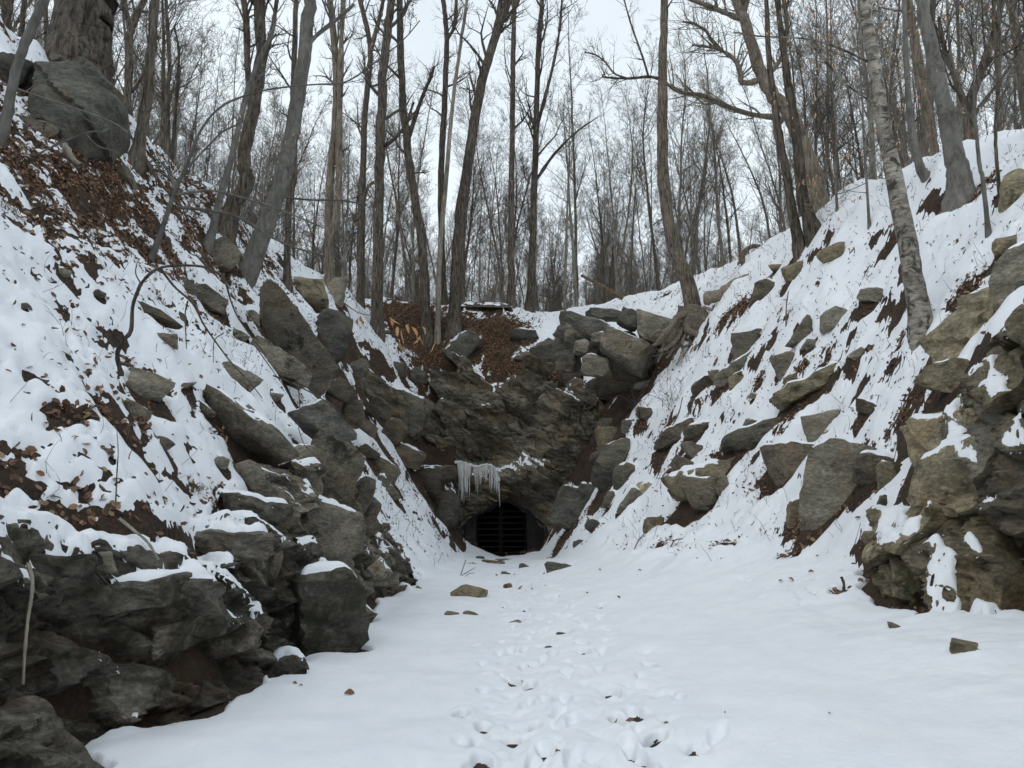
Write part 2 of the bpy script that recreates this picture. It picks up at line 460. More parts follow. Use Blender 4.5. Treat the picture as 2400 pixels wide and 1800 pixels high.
M['root'] = bark_material("root_bark", (0.12, 0.10, 0.078), (0.30, 0.25, 0.19), 8.0, 0.6, bstr=0.8, bdist=0.02)
M['deadwood'] = bark_material("dead_wood", (0.07, 0.048, 0.034), (0.20, 0.14, 0.095), 6.0, 0.4, bstr=0.8, bdist=0.02)

# ice
m, nt, b = new_mat("ice"); M['ice'] = m
v = world_vec(nt)
c = mixc(nt, ramp(nt, noise(nt, v, 2.0, 4, 0.6), [(0.4, 0.0), (0.65, 1.0)]), (0.72, 0.70, 0.63), (0.88, 0.90, 0.90))
nt.links.new(c, b.inputs["Base Color"])
b.inputs["Roughness"].default_value = 0.25; b.inputs["Transmission Weight"].default_value = 0.3
b.inputs["IOR"].default_value = 1.31
bump(nt, b, noise(nt, v, 12, 3, 0.5), 0.4, 0.02)

def simple(name, c1, c2, scale, rough=0.8, metal=0.0, bs=0.4, bd=0.02):
    m, nt, b = new_mat(name)
    v = world_vec(nt)
    n = noise(nt, v, scale, 6, 0.65, 0.3)
    nt.links.new(mixc(nt, ramp(nt, n, [(0.3, 0.0), (0.7, 1.0)]), c1, c2), b.inputs["Base Color"])
    b.inputs["Roughness"].default_value = rough; b.inputs["Metallic"].default_value = metal
    bump(nt, b, noise(nt, v, scale * 3, 5, 0.6), bs, bd)
    return m
M['concrete'] = simple("weathered_concrete", (0.022, 0.019, 0.018), (0.060, 0.052, 0.047), 2.5, 0.9)
M['iron'] = simple("rusty_iron", (0.004, 0.004, 0.006), (0.010, 0.009, 0.009), 6.0, 0.6, 0.6, 0.3, 0.004)
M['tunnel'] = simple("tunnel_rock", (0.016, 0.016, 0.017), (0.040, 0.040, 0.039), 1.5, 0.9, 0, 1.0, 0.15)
# ------------------------------------------------------------------ rocks
_ico = {}
def ico(sub):
    if sub not in _ico:
        bm = bmesh.new(); bmesh.ops.create_icosphere(bm, subdivisions=sub, radius=1.0)
        v = np.array([x.co[:] for x in bm.verts]); v /= np.linalg.norm(v, axis=1)[:, None]
        f = np.array([[q.index for q in p.verts] for p in bm.faces]); bm.free()
        _ico[sub] = (v, f)
    return _ico[sub]

BV, BF, BID, SNOWK = [], [], [], []        # everything that snow can lie on
_bv_off = 0
def register(verts_world, tris, snowk):
    global _bv_off
    if snowk <= 0.26: return            # poke out of the snow, never carry it
    BV.append(verts_world); BF.append(tris + _bv_off); _bv_off += len(verts_world)
    BID.append(np.full(len(tris), len(SNOWK))); SNOWK.append(snowk)

def rot_m(rx, ry, rz):
    return np.array(Euler((rx, ry, rz), 'XYZ').to_matrix())

def rock_geo(size, seed, sub=3, p=34.0, boxy=0.26, rough=0.035, rot=(0, 0, 0), nrand=6):
    rs = np.random.RandomState(seed)
    d, f = ico(sub)
    N = []; H = []
    for ax in range(3):
        for s in (-1, 1):
            n = np.zeros(3); n[ax] = s; n += rs.randn(3) * boxy
            N.append(n / np.linalg.norm(n)); H.append(rs.uniform(0.82, 1.0))
    for k in range(nrand):
        n = rs.randn(3); N.append(n / np.linalg.norm(n)); H.append(rs.uniform(0.92, 1.25))
    N = np.array(N); H = np.array(H)
    q = np.maximum(d @ N.T / H[None], 0)
    r = (q ** p).sum(1) ** (-1.0 / p)
    v = d * r[:, None]
    v /= np.abs(v).max(0)[None]
    v = v * (np.asarray(size) / 2)[None]
    ms = float(np.prod(size)) ** (1 / 3)
    # layered, chipped surface: displaced along the direction from the centre
    q3 = v / ms
    lay = q3 @ rot_m(0.3, 0.5, 0)
    n1 = fbm3(q3 * 2.2, 3, seed % 97) * rough
    ph = lay[:, 2] * 2.6 + .5 * perlin3(lay * 1.7, seed % 41)
    ridge = (0.5 - np.abs(perlin3(lay * np.array([1.2, 1.2, 4.5]), seed % 53))) * rough * 0.9 - (ph - np.floor(ph) - .5) * rough * 1.1
    v = v + d * ((n1 + ridge) * ms)[:, None]
    return v @ rot_m(*rot).T, f

def rock(name, center, size, seed, mat, rot=(0, 0, 0), sub=3, snowk=0.6, parent=None, label=None, cat=None, group=None, **kw):
    v, f = rock_geo(size, seed, sub, rot=rot, **kw)
    me = mesh_from(name, v, f)
    me.set_sharp_from_angle(angle=R(30))
    o = add_obj(name, me, M[mat], parent, tuple(center), label, cat, group)
    register(v + np.asarray(center)[None], f, snowk)
    return o

_seed = [100]
def rk(cx, cy, w, h, roll=0.0, mat='rock_grey', label=None, parent=None, name='rock', depth=0.8, snowk=0.35, Y=None, sub=3, sink=0.0, yaw=None, cat='rock', tilt=0.0, lift=0.0, grow=1.0, **kw):
    """A rock seen at picture point (cx, cy) of the 2400 px frame, w x h pixels, rolled in the picture plane (degrees,
    clockwise positive), resting in the ground there; Y overrides the distance."""
    c = at(cx, cy, Y) if Y else hit(cx, cy)
    dist = np.linalg.norm(c - CAM); d = ray(cx, cy); dist_ax = c[1] / d[1]
    s = dist_ax / FPX
    W, Hh = w * s * grow, h * s * grow
    D = depth * 0.5 * (W + Hh) if depth < 5 else depth
    view = (c - CAM) / dist
    c = c + view * (sink * D) + np.array([0, 0, lift * Hh])
    _seed[0] += 1
    az = math.atan2(-view[0], view[1])
    rz = az + (0 if yaw is None else R(yaw))
    # roll about the viewing axis: rotation about local Y, then yaw to face the camera
    Rm = rot_m(0, 0, rz) @ rot_m(R(tilt), 0, 0) @ rot_m(0, R(roll), 0)
    e = Matrix(Rm.tolist()).to_euler('XYZ')
    return rock(name, c, (W, D, Hh), _seed[0], mat, (e.x, e.y, e.z), sub, snowk, parent, label, cat if parent is None else None, None, **kw)

def thing(name, loc, label, cat, group=None):
    return add_obj(name, None, None, None, loc, label, cat, group)

def smooth_rim(P, rim, it=3):
    """Even out the stair-stepped outline of a block cut from a grid."""
    n = len(P); deg = np.bincount(rim.ravel(), minlength=n).astype(float); on = deg > 0
    for _ in range(it):
        S = np.zeros_like(P)
        np.add.at(S, rim[:, 0], P[rim[:, 1]]); np.add.at(S, rim[:, 1], P[rim[:, 0]])
        P = np.where(on[:, None], 0.4 * P + 0.6 * S / np.maximum(deg, 1)[:, None], P)
    return P

# ---- headwall cliff, broken into joint blocks
cliff = thing("rock_cliff", (-0.4, 31.0, -1.0), "dark craggy rock face rising above the gated tunnel mouth", "cliff")
PORTAL = np.array([(-2.1,-1.6),(-2.08,.45),(-1.6,.72),(-1.0,.9),(-.55,1.25),(-.15,1.35),(.35,1.02),(.9,.62),(1.35,.25),(1.45,-1.6)])
def in_poly(x, z, poly):
    ins = np.zeros(x.shape, bool); n = len(poly); j = n - 1
    for i in range(n):
        xi, zi = poly[i]; xj, zj = poly[j]
        c = ((zi > z) != (zj > z)) & (x < (xj - xi) * (z - zi) / (zj - zi + 1e-12) + xi)
        ins ^= c; j = i
    return ins
def build_cliff():
    rs = np.random.RandomState(5)
    step = 0.055
    xs = np.arange(-8.2, 5.4, step); zs = np.arange(-1.5, 9.6, step)
    X, Z = np.meshgrid(xs, zs, indexing='ij')
    lean = 0.25
    Yb = 30.75 + lean * (Z + 1) - 0.055 * (X + 0.45) ** 2 - 0.7 * np.maximum(0, -3.0 - X) ** 1.5 + 0.5 * sstep(2.2, 3.6, Z) * sstep(-4.5, -2.5, X) * (1 - sstep(-0.5, 0.6, X))
    # overhang above the portal
    dpx = np.exp(-((X + 0.4) / 1.9) ** 2)
    Yb = Yb - 0.75 * dpx * sstep(0.6, 2.0, Z) * (1 - sstep(2.4, 3.4, Z))
    Yb = Yb + 0.60 * fbm2(X * 0.42, Z * 0.42, 3, 21) - 1.0 * np.exp(-((X - 2.3) / 1.1) ** 2 - ((Z - 4.2) / 2.4) ** 2) - 0.7 * np.exp(-((X + 4.4) / 1.0) ** 2 - ((Z - 5.0) / 1.3) ** 2)
    a = R(36)
    wx = X + 0.16 * fbm2(X * 1.3, Z * 1.3, 3, 41); wz = Z + 0.16 * fbm2(X * 1.3, Z * 1.3, 3, 43)
    U = wx * math.cos(a) - wz * math.sin(a); V = wx * math.sin(a) + wz * math.cos(a)
    U = U / 2.3
    # seeds: jittered hexagon-ish lattice
    cs = []
    for gu in np.arange(-7.5, 7.5, 0.66):
        for gv in np.arange(-9, 12.5, 0.56):
            if rs.rand() < 0.80:
                cs.append((gu + rs.uniform(-.34, .34), gv + rs.uniform(-.32, .32)))
    cs = np.array(cs)
    D1 = np.full(X.shape, 1e9); D2 = np.full(X.shape, 1e9); ID = np.zeros(X.shape, int)
    for k, (cu, cv) in enumerate(cs):
        d = np.hypot(U - cu, V - cv)
        n1 = d < D1
        D2 = np.where(n1, D1, np.minimum(D2, d)); ID = np.where(n1, k, ID); D1 = np.where(n1, d, D1)
    off = rs.uniform(-0.20, 0.20, len(cs)); tu = rs.uniform(-.35, .35, len(cs)); tv = rs.uniform(-.30, .50, len(cs))
    dU = U - cs[ID, 0]; dV = V - cs[ID, 1]
    edge = sstep(0.0, 0.14, D2 - D1)
    # bedding: overlapping plates that break off along the dip, at two sizes
    ph1 = V * 0.95 + 0.45 * fbm2(U * 0.9, V * 0.6, 3, 67); ph2 = V * 2.7 + 0.6 * fbm2(U * 1.6, V * 1.1, 3, 69)
    saw1 = ph1 - np.floor(ph1); saw2 = ph2 - np.floor(ph2)
    plate = -0.66 * (saw1 - .5) * (.6 + .6 * fbm2(U * .7, V * .7, 2, 73)) - 0.20 * (saw2 - .5)
    rough = 0.10 * fbm2(U * 3.2, V * 4.2, 4, 51) + 0.05 * (0.5 - np.abs(fbm2(U * 2, V * 9, 3, 57))) + plate
    Yo = Yb + off[ID] + tu[ID] * dU - tv[ID] * dV + 0.12 * (1 - edge) + rough
    ztop = np.interp(X, [-8.2, -6.6, -5.2, -4.0, -3.2, -2.5, -1.9, -1.0, -.3, .6, 1.2, 1.9, 2.6, 3.4, 5.4], [5.8, 6.0, 6.6, 5.5, 6.6, 8.4, 7.6, 6.2, 6.5, 8.2, 7.9, 6.3, 6.9, 6.2, 5.5])
    ztop = ztop + 0.3 * fbm2(X * 0.9, X * 0, 2, 95)
    hole = in_poly(X + 0.20 * fbm2(X * 1.6, Z * 1.6, 3, 61), Z + 0.20 * fbm2(X * 2.2, Z * 2.2, 3, 63), PORTAL)
    # cell centre decides whether the block exists
    nx, nz = X.shape
    cellz = np.bincount(ID.ravel(), Z.ravel(), len(cs)) / np.maximum(np.bincount(ID.ravel(), minlength=len(cs)), 1)
    cellx = np.bincount(ID.ravel(), X.ravel(), len(cs)) / np.maximum(np.bincount(ID.ravel(), minlength=len(cs)), 1)
    cellt = np.interp(cellx, X[:, 0], ztop[:, 0]); keep = cellz < cellt
    VI = np.stack([X, Yo, Z], -1)
    fid = ID[:-1, :-1]
    ok = ~(hole[:-1, :-1] | hole[1:, :-1] | hole[:-1, 1:] | hole[1:, 1:]) & keep[fid]
    ii, jj = np.meshgrid(np.arange(nx - 1), np.arange(nz - 1), indexing='ij')
    P = VI.reshape(-1, 3)
    quads_all = np.stack([ii * nz + jj, (ii + 1) * nz + jj, (ii + 1) * nz + jj + 1, ii * nz + jj + 1], -1)
    for k in range(len(cs)):
        m = (fid == k) & ok
        if m.sum() < 8: continue
        q = quads_all[m]
        # vertices of a block take the block's own plane, also on its rim
        used, inv = np.unique(q.ravel(), return_inverse=True)
        q = inv.reshape(-1, 4)
        xi, zi = used // nz, used % nz
        x, z = X[xi, zi], Z[xi, zi]
        y = Yb[xi, zi] + off[k] + tu[k] * (U[xi, zi] - cs[k, 0]) - tv[k] * (V[xi, zi] - cs[k, 1]) + rough[xi, zi]
        rim_e = sstep(0.0, 0.07, (D2 - D1)[xi, zi] * (ID[xi, zi] == k))
        y = y + 0.035 * (1 - rim_e)
        front = np.stack([x, y, z], -1)
        # rim edges -> skirt going back into the hill
        e = np.concatenate([q[:, [0, 1]], q[:, [1, 2]], q[:, [2, 3]], q[:, [3, 0]]])
        key = np.sort(e, 1); _, idx, cnt = np.unique(key, axis=0, return_index=True, return_counts=True)
        rim = e[idx[cnt == 1]]
        rv, rinv = np.unique(rim.ravel(), return_inverse=True)
        front = smooth_rim(front, rim); back = front[rv].copy(); back[:, 1] += 0.95
        n0 = len(front); ri = rinv.reshape(-1, 2)
        sk = np.stack([rim[:, 1], rim[:, 0], n0 + ri[:, 0], n0 + ri[:, 1]], -1)
        V3 = np.concatenate([front, back]); F4 = np.concatenate([q, sk])
        c = np.array([x.mean(), y.mean(), z.mean()])
        brown = (math.sin(k * 12.9) * 43758.5) % 1.0
        leftb = c[0] < -3.2 and c[2] < 4.0
        mat = 'rock_brown' if (leftb and brown < 0.6) else 'rock_cliff'
        me = mesh_from("rock_block", V3 - c[None], F4); me.set_sharp_from_angle(angle=R(35))
        add_obj("rock_block", me, M[mat], cliff, tuple(c))
        register(V3, np.concatenate([F4[:, [0, 1, 2]], F4[:, [0, 2, 3]]]), 0.55)
build_cliff()

# ---- jointed rock on the steep sides of the cutting
def section(Y, nodes, s):
    """Point at arc length s along the cross-section nodes at distance Y (arrays)."""
    X = np.stack([np.interp(Y, _SY, _SX[:, k]) for k in nodes], -1); Z = np.stack([np.interp(Y, _SY, _SZ[:, k]) for k in nodes], -1)
    L = np.hypot(np.diff(X, axis=-1), np.diff(Z, axis=-1)); C = np.concatenate([np.zeros(Y.shape + (1,)), np.cumsum(L, -1)], -1)
    x = np.zeros_like(Y); z = np.zeros_like(Y)
    for k in range(len(nodes) - 1):
        t = (s - C[..., k]) / L[..., k]
        m = (t >= 0) & (t <= 1) if 0 < k < len(nodes) - 2 else ((t <= 1) if k == 0 else (t > 0))
        x = np.where(m, X[..., k] + t * (X[..., k + 1] - X[..., k]), x); z = np.where(m, Z[..., k] + t * (Z[..., k + 1] - Z[..., k]), z)
    return x, z
def block_wall(parent, nodes, y0, y1, top, normal, cu, cv, dip, seed, mats, step=0.05, relief=0.22, lift=0.12, bottom=-0.25, tilt=.35, snowk=.8, name="rock_block", stretch=1.6, rough_amt=.09, plates=.22):
    rs = np.random.RandomState(seed)
    ys = np.arange(y0, y1, step)
    smax = max(t for _, t in top)
    ss = np.arange(bottom, smax, step)
    Yg, Sg = np.meshgrid(ys, ss, indexing='ij')
    x, z = section(Yg, nodes, Sg)
    n = unit_(np.array(normal))
    a = R(dip)
    wy = Yg + 0.15 * fbm2(Yg * 1.4, Sg * 1.4, 3, seed); ws = Sg + 0.15 * fbm2(Yg * 1.4, Sg * 1.4, 3, seed + 5)
    U = (wy * math.cos(a) - ws * math.sin(a)) / stretch; V = wy * math.sin(a) + ws * math.cos(a)
    cs = []
    for gu in np.arange(U.min() - cu, U.max() + cu, cu):
        for gv in np.arange(V.min() - cv, V.max() + cv, cv):
            if rs.rand() < .85: cs.append((gu + rs.uniform(-.42, .42) * cu, gv + rs.uniform(-.42, .42) * cv))
    cs = np.array(cs)
    D1 = np.full(U.shape, 1e9); D2 = D1.copy(); ID = np.zeros(U.shape, int)
    for k, (a_, b_) in enumerate(cs):
        d = np.hypot(U - a_, V - b_); m = d < D1
        D2 = np.where(m, D1, np.minimum(D2, d)); ID = np.where(m, k, ID); D1 = np.where(m, d, D1)
    off = rs.uniform(-relief, relief, len(cs)); tu = rs.uniform(-tilt, tilt, len(cs)); tv = rs.uniform(-tilt, tilt, len(cs))
    ph = V * 1.5 + 0.5 * fbm2(U * 1.2, V * .8, 3, seed + 21); ph2 = V * 4.1 + 0.6 * fbm2(U * 2, V * 1.4, 3, seed + 23)
    rough = -plates * (ph - np.floor(ph) - .5) - .35 * plates * (ph2 - np.floor(ph2) - .5) + rough_amt * fbm2(U * 2.6, V * 3.4, 5, seed + 9, .55) + rough_amt * .6 * (0.4 - np.abs(fbm2(U * 1.6, V * 6, 3, seed + 11))) + 0.16 * fbm2(Yg * .6, Sg * .6, 2, seed + 13)
    tops = np.interp(Yg[:, 0], [p[0] for p in top], [p[1] for p in top])[:, None] + 0.25 * fbm2(Yg * .9, Yg * 0, 2, seed + 15)
    nx, nz = U.shape
    cnt = np.maximum(np.bincount(ID.ravel(), minlength=len(cs)), 1)
    keep = np.bincount(ID.ravel(), (Sg - tops).ravel(), len(cs)) / cnt < 0
    fid = ID[:-1, :-1]; ii, jj = np.meshgrid(np.arange(nx - 1), np.arange(nz - 1), indexing='ij')
    qa = np.stack([ii * nz + jj, (ii + 1) * nz + jj, (ii + 1) * nz + jj + 1, ii * nz + jj + 1], -1)
    for k in range(len(cs)):
        m = (fid == k) & keep[fid]
        if m.sum() < 12: continue
        q = qa[m]; used, inv = np.unique(q.ravel(), return_inverse=True); q = inv.reshape(-1, 4)
        i_, j_ = used // nz, used % nz
        o_ = lift + off[k] + tu[k] * (U[i_, j_] - cs[k, 0]) + tv[k] * (V[i_, j_] - cs[k, 1]) + rough[i_, j_]
        o_ -= 0.04 * (1 - sstep(0, .05, (D2 - D1)[i_, j_] * (ID[i_, j_] == k)))
        front = np.stack([x[i_, j_], Yg[i_, j_], z[i_, j_]], -1) + o_[:, None] * n[None]
        e = np.concatenate([q[:, [0, 1]], q[:, [1, 2]], q[:, [2, 3]], q[:, [3, 0]]])
        key = np.sort(e, 1); _, idx, c2 = np.unique(key, axis=0, return_index=True, return_counts=True)
        rim = e[idx[c2 == 1]]; rv, rinv = np.unique(rim.ravel(), return_inverse=True)
        front = smooth_rim(front, rim); back = front[rv] - 0.8 * n[None]; ri = rinv.reshape(-1, 2); n0 = len(front)
        sk_ = np.stack([rim[:, 1], rim[:, 0], n0 + ri[:, 0], n0 + ri[:, 1]], -1)
        V3 = np.concatenate([front, back]); F4 = np.concatenate([q, sk_]); c = front.mean(0)
        if normal[0] > 0: F4 = F4[:, ::-1]
        me = mesh_from(name, V3 - c[None], F4); me.set_sharp_from_angle(angle=R(35))
        add_obj(name, me, M[mats[rs.randint(len(mats))]], parent, tuple(c))
        register(V3, np.concatenate([F4[:, [0, 1, 2]], F4[:, [0, 2, 3]]]), snowk)
def unit_(v): return v / np.linalg.norm(v)
# ---- the left rock wall beside the path
wl = thing("rock_outcrop", (-3.2, 6.5, 0.0), "dark mossy rock wall along the left edge of the snowy floor", "rock wall")
rk(455, 1500, 230, 250, 20, 'rock_moss', parent=wl, name='rock_mass', depth=1.3, Y=7.3, sub=4, snowk=0.7, yaw=35, rough=0.08)
rk(330, 1330, 260, 130, 10, 'rock_moss', parent=wl, name='rock_mass', depth=1.2, Y=6.0, sub=4, snowk=1.0, yaw=30, rough=0.09)
rk(120, 1290, 260, 120, 5, 'rock_moss', parent=wl, name='rock_mass', depth=1.0, Y=5.3, sub=4, snowk=0.9, yaw=30, rough=0.09)
rk(560, 1310, 200, 190, 25, 'rock_left', parent=wl, name='rock_mass', depth=1.2, Y=8.3, sub=4, snowk=0.6, yaw=30)
rk(242, 1315, 62, 56, 0, 'rock_grey', parent=wl, name='embedded_stone', depth=.8, Y=5.3, snowk=0.0, sink=-.2)
rk(445, 1697, 105, 56, 5, 'rock_left', 'small dark stone at the foot of the mossy left wall', Y=6.0, snowk=0.0)
block_wall(wl, (5, 4, 3), 3.2, 9.6, [(3.2, 1.2), (5, 1.3), (6.5, 1.3), (8, 1.4), (9.6, 1.7)], (1, -.3, .3), 1.1, .8, 20, 501, ['rock_moss', 'rock_moss', 'rock_left'], relief=.14, rough_amt=.15, snowk=1.0, tilt=.3, lift=.26, step=.035, bottom=-.35, name='rock_mass')
# ---- the slabs behind it
wl2 = thing("rock_outcrop", (-3.6, 11.5, 0.0), "tilted dark slabs stacked on the left bank behind the mossy wall", "rock wall")
rk(610, 1030, 330, 105, 33, 'rock_left', parent=wl2, name='rock_slab', depth=.9, Y=10.0, sub=4, snowk=0.35, yaw=25, sink=-.05)
rk(760, 1000, 150, 75, 42, 'rock_dark', parent=wl2, name='rock_slab', depth=.9, Y=12.5, sub=4, snowk=0.3, yaw=25)
rk(760, 1130, 200, 230, 30, 'rock_left', parent=wl2, name='rock_mass', depth=.9, Y=12.2, sub=4, snowk=0.3, yaw=25)
rk(690, 1110, 150, 130, 20, 'rock_left', parent=wl2, name='rock_mass', depth=.9, Y=11.4, sub=4, snowk=0.3, yaw=25)
rk(835, 1180, 70, 130, 20, 'rock_left', parent=wl2, name='rock_mass', depth=.9, Y=13.0, snowk=0.3, yaw=25)
rk(865, 1205, 55, 90, 15, 'rock_dark', parent=wl2, name='rock_mass', depth=.9, Y=13.4, snowk=0.3, yaw=15)
rk(740, 1232, 235, 165, 18, 'rock_left', 'large rounded grey boulder leaning above the snow-capped block on the left', name='boulder', depth=.85, Y=10.7, sub=4, snowk=0.8, yaw=20, sink=-.05)
rk(752, 1440, 160, 240, -6, 'rock_moss', 'squarish lichen-flecked block with a snow cap at the left floor edge', name='boulder', depth=.95, Y=8.9, sub=4, snowk=1.0, yaw=22, boxy=.14)
rk(650, 1450, 170, 240, 6, 'rock_moss', parent=wl2, name='rock_mass', depth=.9, Y=9.0, sub=4, snowk=0.8, yaw=25)
block_wall(wl2, (5, 4, 3), 9.3, 17.5, [(9.3, 2.3), (12, 2.6), (15, 2.2), (17.5, 1.6)], (1, -.3, .3), .7, .6, 25, 502, ['rock_left', 'rock_left', 'rock_grey'], relief=.2, name='rock_mass')
# brown rocks stepping down to the tunnel on the left
wl3 = thing("rock_outcrop", (-4.2, 21.0, 0.5), "brown weathered rocks stepping down the left bank towards the tunnel", "rock wall")
for (cx, cy, w, h, ro, mt, Y) in [(827,962,60,52,10,'rock_brown',20.5),(800,915,70,50,35,'rock_brown',20),(858,1000,58,40,25,'rock_brown',22),(870,1060,60,35,35,'rock_brown',22.5),(905,1110,90,60,38,'rock_brown',23),
        (960,1180,110,60,42,'rock_brown',25),(1010,1240,80,60,42,'rock_dark',27),(900,1150,80,60,40,'rock_left',22),(960,1075,90,70,10,'rock_brown',27.5),(1000,1130,90,90,15,'rock_brown',28.2),
        (1045,1200,70,120,10,'rock_dark',29.5),(925,1010,60,60,20,'rock_brown',27),(890,960,60,50,30,'rock_brown',25),(1035,1110,70,50,0,'rock_brown',29.4)]:
    rk(cx, cy, w, h, ro, mt, parent=wl3, name='rock_piece', depth=.95, Y=Y, snowk=0.6)
# ---- right outcrop
wr = thing("rock_outcrop", (5.4, 8.0, 0.3), "tall tan lichen-covered outcrop at the right edge", "rock wall")
rk(2275, 1040, 330, 260, -8, 'rock_tan', parent=wr, name='rock_mass', depth=1.0, Y=8.6, sub=5, snowk=0.75, yaw=-25, rough=0.07)
rk(2250, 890, 160, 85, 8, 'rock_tan', parent=wr, name='rock_mass', depth=1.0, Y=8.9, sub=4, snowk=0.6, yaw=-25)
rk(2330, 790, 260, 210, -25, 'rock_tan', parent=wr, name='rock_mass', depth=1.0, Y=9.3, sub=4, snowk=0.3, yaw=-25, rough=0.08)
rk(2390, 650, 150, 190, -15, 'rock_grey', parent=wr, name='rock_mass', depth=1.0, Y=8.6, sub=4, snowk=0.3, yaw=-25, sink=-.1)
rk(2300, 1180, 330, 170, 22, 'rock_tan', parent=wr, name='rock_mass', depth=1.0, Y=8.5, sub=4, snowk=0.5, yaw=-25)
rk(2280, 1290, 330, 130, 24, 'rock_tan', parent=wr, name='rock_mass', depth=1.0, Y=8.2, sub=4, snowk=0.3, yaw=-25)
rk(2390, 1375, 230, 110, 28, 'rock_grey', parent=wr, name='rock_mass', depth=1.0, Y=7.0, sub=4, snowk=0.2, yaw=-25)
rk(2310, 1105, 300, 150, -14, 'rock_tan', parent=wr, name='rock_mass', depth=1.0, Y=7.75, sub=4, snowk=1.0, yaw=-30, boxy=.08)
rk(2420, 960, 160, 120, 0, 'rock_tan', parent=wr, name='rock_mass', depth=1.0, Y=8.0, sub=4, snowk=0.8, yaw=-30)
rk(2120, 1165, 110, 160, 10, 'rock_tan', parent=wr, name='rock_mass', depth=1.0, Y=10.2, sub=4, snowk=0.8, yaw=-20)
rk(2140, 1230, 130, 100, 15, 'rock_brown', parent=wr, name='rock_mass', depth=1.0, Y=10.2, sub=4, snowk=0.8, yaw=-20)
rk(2470, 1180, 220, 420, 0, 'rock_tan', parent=wr, name='rock_mass', depth=1.2, Y=7.2, sub=4, snowk=0.8, yaw=-30)
block_wall(wr, (8, 9, 10), 4.0, 9.3, [(4, 3.6), (7, 3.4), (8.2, 2.8), (9.3, 1.5)], (-1, -.3, .2), .85, .6, -25, 503, ['rock_tan', 'rock_tan', 'rock_grey', 'rock_brown'], relief=.26, tilt=.45, snowk=1.0, lift=.25, step=.04, name='rock_mass')
rk(1970, 1170, 135, 255, 10, 'rock_grey', 'tall pale grey slab standing on end in the right bank', name='slab', depth=.6, Y=11.3, sub=4, snowk=0.3, yaw=-15, boxy=.16, grow=1.1)
rk(1860, 1100, 160, 105, 5, 'rock_brown', 'brown rock overhanging a snow pocket left of the standing slab', name='boulder', depth=.9, sub=4, snowk=0.9, grow=1.15)
rk(1940, 1000, 115, 78, -12, 'rock_grey', 'angular grey rock just above the tall standing slab', name='rock', snowk=0.2)
rk(1773, 1005, 82, 62, 5, 'rock_grey', 'wedge-shaped grey rock in mid right bank above the brown overhang', name='rock', snowk=0.3)
rk(1629, 1058, 72, 55, 20, 'rock_grey', 'pale pointed rock half way up the lower right scree', snowk=0.3)
rk(1610, 1100, 80, 50, 20, 'rock_brown', 'brown rock wedged below the pale pointed scree rock', snowk=0.4)
rk(1696, 1140, 44, 52, 10, 'rock_grey', 'small dark upright rock beside the mossy soil pocket', snowk=0.2)
rk(1650, 1160, 120, 100, 0, 'rock_brown', 'brown soil-stained boulder low in the right scree', name='boulder', snowk=0.5, sub=4)
rk(1530, 1235, 46, 60, 10, 'rock_tan', 'triangular tan rock standing alone low on the right snow bank', snowk=0.1, sink=-.2)
rk(1478, 1180, 46, 80, 30, 'rock_grey', 'rust-streaked grey rock at the foot of the right scree', snowk=0.4)
rk(1510, 1150, 50, 55, 0, 'rock_tan', 'olive rock capped with snow above the rust-streaked rock', snowk=0.7)
scree = [(1428,1027,70,55,0,'rock_tan','olive rounded rock beside the dark cliff on the right'),(1425,990,60,34,-8,'rock_grey','flat dark ledge rock under red leaves by the cliff'),
 (1475,1000,50,50,0,'rock_dark','dark shattered rock below the rusty square rock'),(1518,970,42,28,0,'rock_brown','rusty square rock lying on snow right of the cliff'),
 (1400,1075,40,40,10,'rock_dark','dark pointed rock with snow on its shoulder right of the tunnel'),(1450,1070,60,45,-10,'rock_grey','snow-backed grey rock third up the tunnel side scree'),
 (1420,1120,60,50,20,'rock_dark','blackish rock in the scree nearest the tunnel roof'),(1470,1120,55,70,25,'rock_grey','steep grey rock with a snow stripe in the tunnel side scree'),
 (1385,1160,60,60,0,'rock_dark','dark rock framed by thin snow ledges right of the portal'),(1437,1170,50,60,15,'rock_dark','narrow dark rock above the rust-streaked rock foot'),
 (1355,1200,70,60,15,'rock_dark','low dark rock at the right shoulder of the portal'),(1400,1235,55,40,30,'rock_dark','small dark rock where the right bank meets the portal rock')]
for (cx, cy, w, h, ro, mt, lb) in scree:
    _g = (1.3, .8, 1.1, .7, 1.0, 1.4)[int(cx + cy) % 6]
    rk(cx, cy, w * _g, h * _g, ro, mt, lb, snowk=0.95, grow=1.3, sink=.08)
# shelf rocks between the cliff and the ledge
for (cx, cy, w, h, mt, lb) in [(1432,922,64,50,'rock_dark','rounded dark boulder on the snow shelf right of the cliff top'),(1467,897,40,30,'rock_grey','small snow-topped rock behind the rounded shelf boulder'),
 (1512,905,46,18,'rock_grey','thin flat rock at the right end of the snow shelf'),(1392,915,40,36,'rock_dark','dark rock tucked left of the rounded shelf boulder'),(1338,900,44,44,'rock_dark','dark rock at the cliff lip under the snow chute')]:
    rk(cx, cy, w, h, 0, mt, lb, snowk=0.9, grow=1.25, lift=.1)
